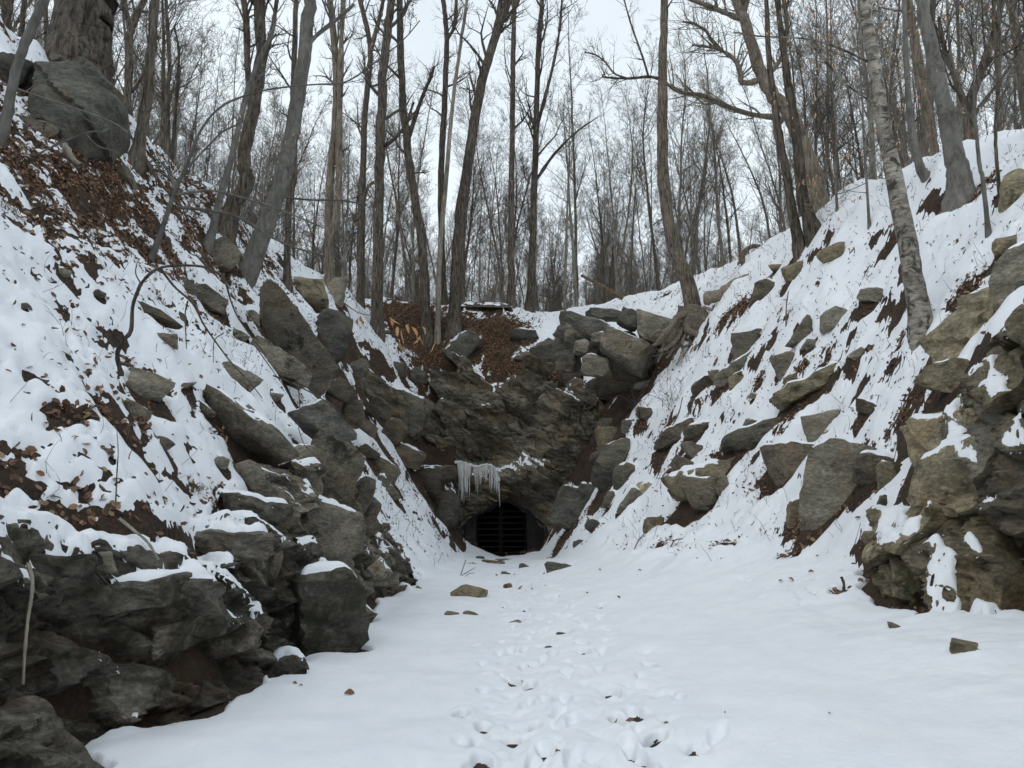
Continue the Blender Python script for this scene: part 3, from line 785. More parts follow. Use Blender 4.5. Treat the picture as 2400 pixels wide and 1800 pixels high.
# knob rocks on the head of the cliff
for (cx, cy, w, h, ro, mt, lb) in [(1078,820,70,100,40,'rock_dark','tall dark rib of rock jutting from the leaf-covered gully'),(1229,786,62,38,5,'rock_dark','blunt dark rock at the top of the leaf gully'),
 (1225,840,70,60,10,'rock_dark','fractured dark rock right of the leaf gully'),(1280,830,70,70,20,'rock_dark','mottled dark rock below the snow chute'),
 (1274,926,72,64,-10,'rock_dark','grey faced block at the brow of the cliff'),(1333,945,60,60,0,'rock_dark','rounded dark block with a snow cap at the cliff brow'),
 (933,868,44,44,20,'rock_left','grey rock on the leaf slope above the left of the cliff'),(980,882,48,36,30,'rock_dark','dark rock beside the grey one on the leaf slope'),
 (950,965,105,112,30,'rock_left','big grey slab face streaked with snow left of the cliff'),(1140,720,110,18,0,'rock_brown','low layered ledge on the skyline between two trunks')]:
    rk(cx, cy, w, h, ro, mt, lb, name='rock', snowk=0.7, sink=.0, grow=1.15)
# ---- ledge of square blocks under the root tree
lg = thing("rock_ledge", (5.6, 27.0, 6.0), "ledge of big square grey blocks beneath the tree with bare roots", "rock ledge")
for (cx, cy, w, h, ro, mt, Y) in [(1467,820,130,80,26,'rock_left',26.5),(1545,775,115,70,22,'rock_grey',27.2),(1475,750,48,44,25,'rock_dark',27.4),(1398,858,75,55,10,'rock_left',26.8),(1345,780,46,62,10,'rock_left',28.5),
        (1362,812,36,36,0,'rock_left',27.8),(1410,795,50,34,-5,'rock_left',27.6),(1600,800,90,90,20,'rock_dark',27.6),(1660,840,110,70,-20,'rock_left',26.6),(1640,770,60,80,0,'rock_dark',27.8),(1715,767,58,52,-10,'rock_brown',25.0),(1625,880,120,50,-15,'rock_left',26.5),(1330,850,60,50,0,'rock_dark',29.0),(1420,740,90,24,5,'rock_dark',29.5)]:
    rk(cx, cy, w, h, ro, mt, parent=lg, name='rock_block', depth=1.0, Y=Y + .1, snowk=0.9, boxy=.15, nrand=4, grow=1.08)
rk(1545, 855, 340, 130, -4, 'rock_brown', parent=lg, name='earth_bank', depth=.5, Y=28.0, snowk=0.9, rough=.10, sub=4)
rk(1400, 800, 200, 110, 8, 'rock_dark', parent=lg, name='rock_mass', depth=.5, Y=28.6, snowk=0.9, rough=.10, sub=4)
# ---- right upper slope rocks
for (cx, cy, w, h, ro, mt, lb) in [(1951,600,58,60,10,'rock_tan','upright tan boulder high on the right snow slope'),(1826,627,42,18,0,'rock_tan','low mossy rock poking out near the right skyline'),
 (1866,640,56,40,-10,'rock_tan','greenish angular rock beside the low mossy skyline rock'),(1795,682,78,50,-35,'rock_brown','brown slab sloping above the fallen root'),
 (1758,803,84,70,-10,'rock_grey','dark square block right of the bare roots'),(1885,780,46,78,25,'rock_grey','narrow upright dark rock left of the diamond rock'),
 (1958,752,80,60,15,'rock_grey','diamond-shaped dark rock in the middle of the right slope'),(1900,806,40,34,10,'rock_grey','small rock under the diamond-shaped one'),
 (2047,694,62,36,15,'rock_grey','grey rock showing above the snow left of the mottled trunk'),(1842,858,52,74,-20,'rock_grey','pale upright rock over a dark hollow in the right slope'),
 (1855,895,34,46,0,'rock_grey','small rock leaning under the pale upright one'),(1677,880,34,28,0,'rock_tan','round olive cobble on snow below the roots'),
 (1716,858,34,26,-20,'rock_grey','thin grey rock edge right of the round cobble'),(1730,890,48,40,-20,'rock_tan','mossy rock over leaf litter below the square block'),
 (2374,455,56,98,10,'rock_tan','big tan boulder on the upper right edge'),(2366,575,62,40,-10,'rock_tan','flat tan rock on snow below the upper right boulder')]:
    rk(cx, cy, w, h, ro, mt, lb, snowk=.26 if h > 55 else .5, grow=1.15, sink=.0)
# ---- left upper slope
rk(172, 275, 240, 280, 12, 'rock_dark', 'huge rounded grey boulder below the old oak', name='boulder', Y=12.6, sub=5, depth=.8, snowk=0.2, boxy=.3, p=9, rough=.05, tilt=-12)
rk(70, 330, 110, 100, 15, 'rock_left', 'lower grey boulder tucked under the huge rounded one', name='boulder', Y=11.6, sub=4, snowk=0.3)
rk(15, 175, 90, 150, 10, 'rock_dark', 'black rock against the left frame edge beside the pale sapling', name='boulder', Y=12.0, sub=4, snowk=0.9)
rk(284, 408, 76, 48, 10, 'rock_left', 'dark rock under the roots of the leaning slope tree', snowk=0.2)
rk(134, 138, 40, 24, 0, 'rock_left', 'small stone perched on top of the huge boulder', Y=12.6, snowk=0.3)
for (cx, cy, w, h, ro, mt, lb) in [(335,730,150,30,15,'rock_brown','long thin brown ledge poking from snow on the left slope'),(440,670,60,40,20,'rock_left','dark rock above its twin on the upper left slope'),
 (490,706,76,54,25,'rock_left','dark faceted rock on the left slope beside the arching sapling'),(390,795,54,34,15,'rock_left','small grey rock under the arching sapling'),
 (345,908,90,58,15,'rock_grey','grey rock with an earthy right side in the left snow'),(555,886,84,60,30,'rock_left','dark rock with leaves on top in the left snow'),
 (646,854,150,58,30,'rock_left','long grey slab lying down the left slope'),(520,600,70,80,40,'rock_left','slab edge beside the foot of the smooth grey beech'),
 (718,690,118,88,8,'rock_tan','pale square boulder behind the smooth grey beech'),(788,688,40,72,10,'rock_grey','narrow block against the pale square boulder'),
 (770,800,90,130,20,'rock_dark','dark wall-like block under the pale square boulder'),(836,880,60,80,15,'rock_dark','dark block at the head of the brown rocks'),
 (318,965,60,50,20,'rock_left','mossy stone with pale leaves in the lower left snow')]:
    rk(cx, cy, w, h, ro, mt, lb, snowk=(0.3 if w > 70 else .2), grow=1.2, sink=-.08)
rk(695, 800, 300, 74, 50, 'rock_left', 'very long dark slab slanting down the left bank', name='slab', Y=16.5, sub=4, snowk=0.15, yaw=25)
# ---- rocks on the snowy floor
for (cx, cy, w, h, ro, mt, lb) in [(1310,1340,46,28,0,'rock_grey','grey rock on the floor right of the tunnel mouth'),
 (1155,1324,40,14,0,'rock_tan','flat tan rock at the tunnel threshold'),(1124,1313,17,12,0,'rock_dark','small dark cobble left of the threshold'),(1185,1316,42,9,3,'rock_grey','thin dark slab lying in front of the gate'),
 (887,1337,32,22,25,'rock_grey','dark wedge of rock on the left of the snowy floor'),(1059,1449,26,22,35,'rock_grey','dark flake of rock below the tan domed rock'),(1103,1447,27,18,15,'rock_dark','second dark flake beside the first on the snow'),
 (982,1385,14,18,30,'rock_tan','small tan chip on the left floor snow'),(1354,1281,30,18,-15,'rock_brown','brown stone on the snow bank right of the tunnel'),(1285,1529,32,18,-5,'rock_tan','tan stone trodden into the footpath'),
 (1318,1526,20,10,0,'rock_grey','grey pebble beside the trodden tan stone'),(1183,1350,18,12,0,'rock_brown','brown cobble in front of the gate'),(1190,1381,16,16,0,'deadwood','round brown lump on the snow below the gate'),
 (1228,1332,26,16,15,'rock_grey','broken grey stone in the tunnel mouth debris'),(1210,1464,30,12,0,'rock_grey','dark stone in a footprint cluster'),(1320,1490,34,10,5,'rock_dark','thin dark stone in the trodden snow'),
 (2106,1482,40,20,35,'rock_dark','dark chip of rock with a stick across it'),(1563,1478,0,0,0,None,None)]:
    if mt: rk(cx, cy, w, h, ro, mt, lb, snowk=0.0, depth=.9, grow=1.45, lift=.08)

# ---- smaller stones scattered through both banks
_rsx = np.random.RandomState(44)
bank_r = [(1560,1085,60,40),(1600,1180,50,40),(1720,1085,70,45),(1690,1040,50,34),(1770,1150,60,40),(1830,1040,50,36),(1880,1195,50,60),(2060,1105,60,50),(2075,1180,50,70),(2080,1265,60,40),(1640,1010,44,30),(1580,1020,40,28),(1540,1110,50,50),(1500,1080,44,40),(1560,1165,50,50),(1700,960,44,26),(1770,930,40,26),(2040,960,44,24),(1650,905,40,22),(2010,830,36,20),(1930,920,36,22),(1730,1000,36,24)]
where_r = ["just above the pale pointed scree rock","under the pale pointed scree rock","left of the brown overhanging rock","above the brown soil-stained boulder","below the brown overhanging rock","between the wedge rock and the overhang","touching the left foot of the standing slab","right of the standing slab top","against the right side of the standing slab","at the right foot of the standing slab","on the snow above the lower scree","uphill of the curved dead stem","beside the snow-capped olive rock","left of the curved dead stem","right of the rust-streaked rock","uphill of the wedge-shaped rock","near the pale upright rock hollow","above the angular grey rock","below the round olive cobble","among tangled stems on the right slope","downhill of the pale upright rock","close left of the wedge-shaped rock"]
for (cx, cy, w, h), lb in list(zip(bank_r, where_r))[6:12] + list(zip(bank_r, where_r))[16:20]:
    _g = _rsx.choice([.55, .7, .9, 1.2, 1.6])
    rk(cx, cy, w * _g * _rsx.uniform(.8, 1.5), h * _g, _rsx.uniform(-30, 30), ('rock_tan', 'rock_grey', 'rock_brown')[_rsx.randint(3)], "small half-buried stone " + lb, name='stone', cat='stone', snowk=.9, grow=1.1, sink=.10)
bank_l = [(430,905,44,26),(480,960,50,30),(380,1040,50,30),(520,1085,44,30),(250,1060,36,20),(600,750,44,30),(560,790,40,24),(420,740,36,24),(150,640,34,18),(60,720,30,18),(640,930,40,26),(230,690,30,18)]
where_l = ["left of the leaf-topped dark rock","below the leaf-topped dark rock","at the lip of the mossy wall","above the mossy wall near the long slab","in the lower left snow near the seed stalk","by the twin dark rocks","left of the long grey slab","below the faceted rock","in the upper left snow","near the left frame edge","under the long grey slab","left of the thin brown ledge"]
for (cx, cy, w, h), lb in zip(bank_l, where_l):
    rk(cx, cy, w, h, _rsx.uniform(0, 35), ('rock_left', 'rock_left', 'rock_grey')[_rsx.randint(3)], "small dark stone " + lb, name='stone', cat='stone', snowk=.5, grow=1.1, sink=-.05)

rk(2290, 1530, 120, 40, 10, 'rock_tan', 'broad flat tan rock showing through right foreground snow', snowk=0.0, depth=1.1, lift=-.02, boxy=.1)

rk(1098, 1402, 92, 58, 0, 'rock_tan', 'tan domed rock alone on the snowy floor', snowk=0.0, depth=.9, lift=.14, boxy=.45, nrand=14, p=14)
# half-buried ledges that tie the right bank together
for (cx, cy, w, h, ro, mt, lb) in [(1660,1125,210,80,-12,'rock_tan','long tan ledge running through the lower right scree'),(1790,1020,210,60,-15,'rock_grey','low grey ledge behind the wedge-shaped rock'),(1590,1020,170,50,-20,'rock_brown','brown ledge breaking the snow above the scree'),
        (1900,905,200,46,-22,'rock_tan','thin tan ledge across the middle of the right slope'),(1740,860,150,44,-25,'rock_grey','grey ledge below the dark square block')]:
    rk(cx, cy, w, h, ro, mt, lb, name='ledge', cat='ledge', sub=4, depth=.7, snowk=.95, sink=.12, rough=.06)
# ledges on the left wall that hold snow
for (cx, cy, w, h, ro, Y) in [(520,1265,210,70,8,7.6),(330,1375,330,70,-6,5.75),(430,1470,190,80,-12,6.0),(600,1195,150,60,12,8.6),(130,1330,200,60,4,5.0),(250,1290,200,50,4,5.7)]:
    rk(cx, cy, w, h, ro, 'rock_moss', parent=wl, name='rock_ledge_piece', depth=1.1, Y=Y, sub=4, snowk=1.0, yaw=25, boxy=.10, rough=.07, nrand=4)
# ------------------------------------------------------------------ grids shared by ground and snow (rings round the viewpoint)
az_f = np.linspace(R(-57), R(57), 690)
az_c = np.concatenate([np.linspace(R(-180), R(-57), 30)[:-1], az_f, np.linspace(R(57), R(180), 30)[1:]])
r_all = np.concatenate([np.geomspace(0.35, 2.6, 16)[:-1], np.geomspace(2.6, 46, 690), np.geomspace(46, 420, 46)[1:]])
NR, NA = len(r_all), len(az_c)
RR, AA = np.meshgrid(r_all, az_c, indexing='ij')
GXX = RR * np.sin(AA); GYY = RR * np.cos(AA)
GH = G(GXX, GYY)
tun = (GXX > -2.3) & (GXX < 1.7) & (GYY > 30.2) & (GYY < 33.0)
GHt = np.where(tun, np.minimum(GH, -1.05), GH)

# ground: every second ring
gi = np.arange(0, NR, 2); gj = np.arange(0, NA, 2)
gv = np.stack([GXX[np.ix_(gi, gj)], GYY[np.ix_(gi, gj)], GHt[np.ix_(gi, gj)] - 0.012], -1)
nrg, nag = len(gi), len(gj)
a, bb = np.meshgrid(np.arange(nrg - 1), np.arange(nag - 1), indexing='ij')
q = np.stack([a * nag + bb, a * nag + bb + 1, (a + 1) * nag + bb + 1, (a + 1) * nag + bb], -1).reshape(-1, 4)[:, ::-1]
gvr = gv.reshape(-1, 3)
cx = gvr[q].mean(1)
dz = np.ptp(gvr[q][:, :, 2], axis=1)
bad = (cx[:, 0] > -2.6) & (cx[:, 0] < 2.0) & (cx[:, 1] > 30.0) & (cx[:, 1] < 33.4) & (cx[:, 2] > -0.95)
ground_me = mesh_from("ground", gvr, q[~bad])
ground = add_obj("ground", ground_me, M['soil'], kind="structure")
ground["label"] = "leaf-strewn earth under the thin snow"

# ---- top surface that snow falls on
t0 = time.time()
bvV = np.concatenate(BV); bvF = np.concatenate(BF); bvI = np.concatenate(BID)
tree_bvh = BVHTree.FromPolygons(bvV.tolist(), bvF.tolist(), all_triangles=True)
H = GHt.copy(); RID = np.full(H.shape, -1); NZ = np.ones(H.shape)
need = np.zeros(H.shape, bool)
for vv in BV:
    r_ = np.hypot(vv[:, 0], vv[:, 1]); a_ = np.arctan2(vv[:, 0], vv[:, 1])
    i0, i1 = np.searchsorted(r_all, [r_.min(), r_.max()]); j0, j1 = np.searchsorted(az_c, [a_.min(), a_.max()])
    need[max(i0 - 1, 0):i1 + 1, max(j0 - 1, 0):j1 + 1] = True
need &= (RR < 46) & (np.abs(AA) < R(57.1))
ii, jj = np.nonzero(need)
down = Vector((0, 0, -1)); rc = tree_bvh.ray_cast
xs_, ys_ = GXX[ii, jj].tolist(), GYY[ii, jj].tolist()
hz = np.full(len(ii), -99.0); hn = np.zeros(len(ii)); hi = np.full(len(ii), -1)
for k in range(len(ii)):
    loc, nor, idx, dd = rc(Vector((xs_[k], ys_[k], 40.0)), down)
    if loc is not None:
        hz[k] = loc.z; hn[k] = nor.z; hi[k] = idx
g_here = H[ii, jj]; up = hz > g_here
H[ii, jj] = np.where(up, hz, g_here)
RID[ii, jj] = np.where(up, bvI[np.maximum(hi, 0)], -1)
NZ[ii, jj] = np.where(up, np.abs(hn), 1.0)
print("raycasts", len(ii), round(time.time() - t0, 1), "s")

def blur(A, n=1):
    for _ in range(n):
        B = A.copy(); B[1:-1] = (A[:-2] + 2 * A[1:-1] + A[2:]) / 4
        C = B.copy(); C[:, 1:-1] = (B[:, :-2] + 2 * B[:, 1:-1] + B[:, 2:]) / 4
        A = C
    return A
Hb = blur(H, 2)
dr = np.gradient(r_all)[:, None]; da = np.gradient(az_c)[None, :] * RR
def slope_of(A):
    return np.hypot(np.gradient(A, axis=0) / dr, np.gradient(A, axis=1) / da)
SL = slope_of(Hb)
SLg = slope_of(blur(GHt, 4))
on_rock = RID >= 0
sk = np.array(SNOWK + [1.0])[RID]

FM = floor_mask(GXX, GYY)
# how strongly the leaf litter shows through
litter = np.zeros(H.shape)
def blob(px, py, rad, amt, Y=None, sy=1.0):
    c = at(px, py, Y) if Y else hit(px, py)
    d2 = ((GXX - c[0]) / rad) ** 2 + ((GYY - c[1]) / (rad * sy)) ** 2
    litter[:] = np.maximum(litter, amt * np.exp(-d2))
for (px, py, rad, amt) in [(60,400,1.0,.95),(150,430,1.1,1.0),(230,450,1.3,1.0),(330,480,1.5,.9),(430,500,1.6,.75),(100,480,.8,.7),(250,400,1.2,.8),(480,450,1.6,.8),(560,540,2.0,.55),(640,620,1.6,.55),
        (960,740,2.3,1.6),(1010,770,1.9,1.6),(950,790,1.6,1.3),(1080,755,1.2,1.1),(1150,755,1.7,1.5),(1180,790,1.6,1.6),(1190,830,1.5,1.6),(1000,830,1.6,1.2),(1230,860,1.5,1.3),(1290,890,1.3,1.3),(900,760,1.3,.6),(850,700,1.3,.6),
        (130,965,.35,.8),(190,960,.4,.9),(270,1000,.45,.9),(330,990,.3,.8),(300,860,.35,.8),(20,1090,.3,.7),(110,1190,.3,.6),(200,1230,.6,.9),(60,1240,.5,.8),(330,1230,.4,.7),(470,1160,.45,.5),(520,1190,.4,.7),
        (1560,690,1.0,.6),(1740,720,.9,.9),(1700,740,.8,.8),(1780,780,.6,.6),(1880,860,.5,.8),(1850,930,.6,.8),(1935,830,.5,.8),(1700,900,.7,.8),(1780,890,.6,.6),(1640,960,.7,.5),(1500,1000,.7,.5),(1420,960,.6,.7),
        (1560,1010,.6,.5),(1680,1080,.6,.9),(1790,1130,.5,.6),(1740,1060,.5,.8),(1640,1120,.6,.8),(1570,1090,.6,.9),(1830,990,.5,.7),(2090,1000,.5,.7),(2120,960,.4,.8),(2160,900,.5,.6),(2120,780,.35,.9),(2300,440,.5,.8),
        (1700,1270,.30,.95),(1860,1250,.28,.9),(1850,1300,.22,.9),(1980,1390,.14,1.0),(1545,1285,.3,.8),(860,1230,.35,.9),(850,1310,.4,.9),(830,1440,.2,1.0),(480,1660,.3,.8),(1640,1170,.5,.7),(1470,940,.5,.5),(2250,690,.6,.9)]:
    blob(px, py, rad * (.55 if px > 1400 and py > 650 and py < 1200 else (.55 if px < 600 and py > 800 else 1.0)), amt)

# ragged gaps, drawn out down the slope
sxn = np.where(GXX < 0, -1, 1)
msk = (RR < 46) & (np.abs(AA) < R(57.1)) & (GYY > 0)
q3 = np.stack([GXX[msk], GYY[msk], H[msk]], -1)
n_a = fbm2(GXX * 1.15, GYY * 1.0, 2, 71, 0.6); n_b = fbm2(GXX * 4.2, GYY * 3.0, 2, 77, 0.6); n_c = np.zeros(H.shape)
n_a[msk] = fbm3(q3 * np.array([1.0, .8, 1.15]), 2, 71, .6)
n_b[msk] = fbm3(q3 * np.array([3.4, 2.3, 4.6]), 2, 77, .6)
n_c[msk] = fbm3(q3 * np.array([10.0, 6.5, 14.0]), 2, 79, .55)
nn = 0.22 * n_a + 0.44 * n_b + 0.62 * n_c
thr = 0.47 - 0.07 * sstep(.55, .9, SLg) - 0.03 * (GXX < 0) - 0.72 * litter
thr += 1.0 * FM * (1 - np.clip(litter * 1.3, 0, 1))
thr -= 0.22 * sstep(1.35, 2.3, SLg) * (1 - FM)
rightlow = sstep(2.0, 3.5, GXX) * (1 - sstep(7, 9, GYY)) ; thr += 0.5 * rightlow * (1 - np.clip(litter, 0, 1))
thr = np.where(on_rock, 0.10 + 0.55 * (sk - 0.35) - 0.2 * litter, thr)
cover = np.clip((thr - nn) / 0.22, -1, 1)
lim_lo = np.where(on_rock, 0.4 + 0.95 * sk, 1.5); lim_hi = np.where(on_rock, 0.85 + 1.25 * sk, 2.4)
steep = sstep(lim_lo, lim_hi, SL + 0.25 * n_b)
steep = np.maximum(steep, np.where(on_rock & (NZ < 0.74 - 0.30 * sk), 1.0, 0.0))
cover = np.where(on_rock & (sk <= 0.01), -1.0, cover)
cover = np.where(on_rock & (GXX < -1.5) & (GYY < 4.9) & (H < 0.75), -1.0, cover)
Tsn = np.where(on_rock, 0.055, 0.065) * (0.8 + 0.4 * fbm2(GXX * 0.9, GYY * 0.9, 2, 83)) * (1 + 0.012 * np.clip(RR - 8, 0, 30))
th = Tsn * cover * (1 - steep) - 0.05 * steep
# footprints, trodden towards the gate
rsf = np.random.RandomState(3)
fp = []
path = smooth_path([(0.25, 4.2, 0), (0.45, 6.0, 0), (0.30, 8.0, 0), (0.55, 10.5, 0), (0.35, 14, 0), (0.0, 19, 0), (-0.25, 25, 0)], 60)
for lane, (ox, sp) in enumerate([(-0.55, 0.62), (-0.15, 0.70), (0.25, 0.66), (0.62, 0.72), (0.05, 0.9), (0.9, 1.1), (-0.35, 0.8), (0.45, 0.85), (-0.8, 1.3)]):
    y = 4.3 + rsf.rand() * 0.5; side = 1
    while y < 24:
        x = np.interp(y, path[:, 1], path[:, 0]) + ox * (1 - 0.5 * min(y / 26, 1)) + 0.09 * side + rsf.randn() * 0.06
        fp.append((x, y, rsf.randn() * 0.25, rsf.uniform(0.6, 1.1))); side *= -1
        y += sp * rsf.uniform(0.8, 1.25)
deb = [at(px, py, Y)[:2] for px, py, Y in []]
prints = np.zeros(H.shape)
for (fx, fy, an, s) in fp:
    i0, i1 = np.searchsorted(r_all, [math.hypot(fx, fy) - 0.5, math.hypot(fx, fy) + 0.5])
    aa = math.atan2(fx, fy); j0, j1 = np.searchsorted(az_c, [aa - 0.5 / fy, aa + 0.5 / fy])
    X_ = GXX[i0:i1, j0:j1] - fx; Y_ = GYY[i0:i1, j0:j1] - fy
    u = X_ * math.cos(an) + Y_ * math.sin(an); v = -X_ * math.sin(an) + Y_ * math.cos(an)
    d = np.sqrt((u / (0.062 * (1 - 0.25 * (v < 0)))) ** 2 + (v / 0.15) ** 2)
    prints[i0:i1, j0:j1] += s * (-0.055 * (1 - sstep(0.8, 1.08, d)) + 0.016 * np.exp(-((d - 1.35) / 0.3) ** 2))
prints = np.maximum(prints, -0.060)
trod = np.exp(-((GXX - np.interp(GYY, path[:, 1], path[:, 0])) / 0.85) ** 2) * FM
scuff = np.minimum(fbm2(GXX * 7, GYY * 4.5, 3, 91), 0.15) * 0.034 * trod
th = th + prints + scuff
th = th + FM * 0.012 * fbm2(GXX * 1.6, GYY * 0.9, 2, 97) + (1 - FM) * 0.014 * fbm2(GXX * 6, GYY * 6, 2, 99) * (th > 0.01)
# trodden spots where the dark ground shows
for (px, py, rad) in [(1197,1605,.07),(1195,1640,.06),(1515,1542,.08),(1495,1590,.07),(1552,1640,.09),(1497,1690,.10),(1488,1725,.07),(1095,1750,.09),(1200,1748,.08),(1307,1750,.04),(1423,1512,.07),(1360,1533,.07),(1180,1560,.05),(1570,1700,.05),(1630,1765,.10),(1480,1620,.05),(1215,1462,.08),(1165,1580,.05),(1150,1668,.04)]:
    c = hit(px, py); d = np.hypot((GXX - c[0]) / (rad * 0.8), (GYY - c[1]) / (rad * 0.8))
    th = np.where(d < 2.5, th - 0.080 * np.exp(-d ** 2 * 0.9) * (1 + 1.5 * n_c), th)
# cut the sheet where the surface drops away, and let it thin out before that
dH = np.maximum(np.abs(np.diff(H, axis=0))[:, :-1], np.abs(np.diff(H, axis=0))[:, 1:])
dH = np.maximum(dH, np.maximum(np.abs(np.diff(H, axis=1))[:-1], np.abs(np.diff(H, axis=1))[1:]))
cell = np.maximum(np.diff(r_all)[:, None], np.diff(az_c)[None, :] * r_all[:-1, None])
drop = dH > (1.7 * cell + 0.05)
vdrop = np.zeros(H.shape, bool)
vdrop[:-1, :-1] |= drop; vdrop[1:, :-1] |= drop; vdrop[:-1, 1:] |= drop; vdrop[1:, 1:] |= drop
th = np.where(vdrop, np.minimum(th, 0.006), th)
thb = blur(th, 1)
th = np.where(th > 0.0, np.maximum(thb, 0.25 * th), np.minimum(thb, 0.0) - 0.004)
zs = np.where(vdrop | on_rock, H, 0.5 * H + 0.5 * Hb) + th
zs = np.where(th <= 0, np.minimum(zs, H - 0.02), zs)
inportal = (GXX > -2.6) & (GXX < 2.0) & (GYY > 32.2) & (GYY < 33.2) & (H < 0)
vis = th > 0.0
fkeep = (vis[:-1, :-1] | vis[1:, :-1] | vis[:-1, 1:] | vis[1:, 1:]) & ~drop & ~inportal[:-1, :-1]
pv = np.stack([GXX, GYY, zs], -1).reshape(-1, 3)
a, bb = np.meshgrid(np.arange(NR - 1), np.arange(NA - 1), indexing='ij')
q = np.stack([a * NA + bb, (a + 1) * NA + bb, (a + 1) * NA + bb + 1, a * NA + bb + 1], -1)[fkeep]
used, inv = np.unique(q.ravel(), return_inverse=True)
snow_me = mesh_from("snow", pv[used], inv.reshape(-1, 4)[:, ::1])
snow = add_obj("snow", snow_me, M['snow'], kind="stuff")
snow["label"] = "thin broken snow cover on floor, banks and rocks"; snow["category"] = "snow"
print("snow faces", len(q), "script so far", round(time.time() - T_START, 1))
def top_at(x, y):
    r = math.hypot(x, y); a_ = math.atan2(x, y)
    i = min(max(np.searchsorted(r_all, r), 1), NR - 1); j = min(max(np.searchsorted(az_c, a_), 1), NA - 1)
    return float(max(zs[i, j], H[i, j]))
# ------------------------------------------------------------------ trees
def unit(v):
    v = np.asarray(v, float)
    return v / (np.linalg.norm(v) + 1e-9)
class Bucket:
    def __init__(s): s.p = {3: [], 4: [], 6: [], 8: []}
    def add(s, sides, P, r): s.p[sides].append((P, r))
    def mesh(s, name, origin):
        V = []; F = []; off = 0
        for k, L in s.p.items():
            if not L: continue
            v, f = tubes([a for a, _ in L], [b for _, b in L], k)
            V.append(v); F.append(f + off); off += len(v)
        if not V: return None
        return mesh_from(name, np.concatenate(V) - np.asarray(origin)[None], np.concatenate(F))
def branch(rs, B, tips, p0, d0, L, r0, lev, maxlev, dens=1.0, wander=0.16, up=0.10, rmin=0.004):
    n = (7, 6, 5, 4)[min(lev, 3)]
    P = [np.asarray(p0, float)]; d = unit(d0); seg = L / n
    for i in range(n):
        d = unit(d + rs.randn(3) * wander + np.array([0, 0, up]))
        P.append(P[-1] + d * seg * rs.uniform(0.8, 1.2))
    P = np.array(P); t = np.linspace(0, 1, n + 1)
    rr = np.maximum(r0 * (1 - 0.82 * t), rmin)
    B.add(6 if r0 > 0.05 else (4 if r0 > 0.015 else 3), P, rr)
    if lev >= maxlev:
        tips.append(P[-1]); return
    nc = int(round(dens * (0, 7, 5, 4)[lev] * rs.uniform(0.7, 1.3))) if lev > 0 else 0
    for c in range(nc):
        tt = rs.uniform(0.22, 1.0); k = min(int(tt * n), n - 1)
        q = P[k] + (P[k + 1] - P[k]) * (tt * n - k)
        dd = unit(P[k + 1] - P[k]); side = unit(np.cross(dd, rs.randn(3)))
        nd_ = dd * rs.uniform(0.45, 0.95) + side * rs.uniform(0.5, 1.0)
        branch(rs, B, tips, q, nd_, L * rs.uniform(0.34, 0.62) * (1 - 0.35 * tt), max(r0 * (1 - 0.75 * tt) * 0.55, rmin), lev + 1, maxlev, dens, wander * 1.15, up, rmin)
def trunk_mesh(P, rr, origin, seed, sides=12, gnarl=0.06):
    v, f = tubes([P], [rr], sides)
    n = fbm3(v * np.array([3.0, 3.0, 1.2]), 3, seed % 31)
    c = np.repeat(P, sides, 0)
    v = c + (v - c) * (1 + gnarl * 1.6 * n)[:, None]
    return mesh_from("trunk", v - np.asarray(origin)[None], f)
def leaf_cards(rs, pts, size, droop=True):
    V = []; F = []; k = 0
    for p in pts:
        L = size * rs.uniform(0.7, 1.3); w = L * rs.uniform(0.26, 0.42)
        d = unit(np.array([rs.randn() * .35, rs.randn() * .35, -1.0])) if droop else unit(rs.randn(3))
        s = unit(np.cross(d, rs.randn(3))); nrm = np.cross(d, s)
        c = nrm * L * rs.uniform(.05, .22) * rs.choice([-1, 1]); k2 = nrm * L * rs.uniform(-.2, .2)
        V += [p, p + d * L * .28 + s * w * .46 + c, p + d * L * .66 + s * w * .40 + c + k2 * .5, p + d * L + k2, p + d * L * .62 - s * w * .44 + c * .8 + k2 * .5, p + d * L * .25 - s * w * .40 + c]
        F += [(k, k + 1, k + 2, k + 3), (k, k + 3, k + 4, k + 5)]; k += 6
    return np.array(V), np.array(F)

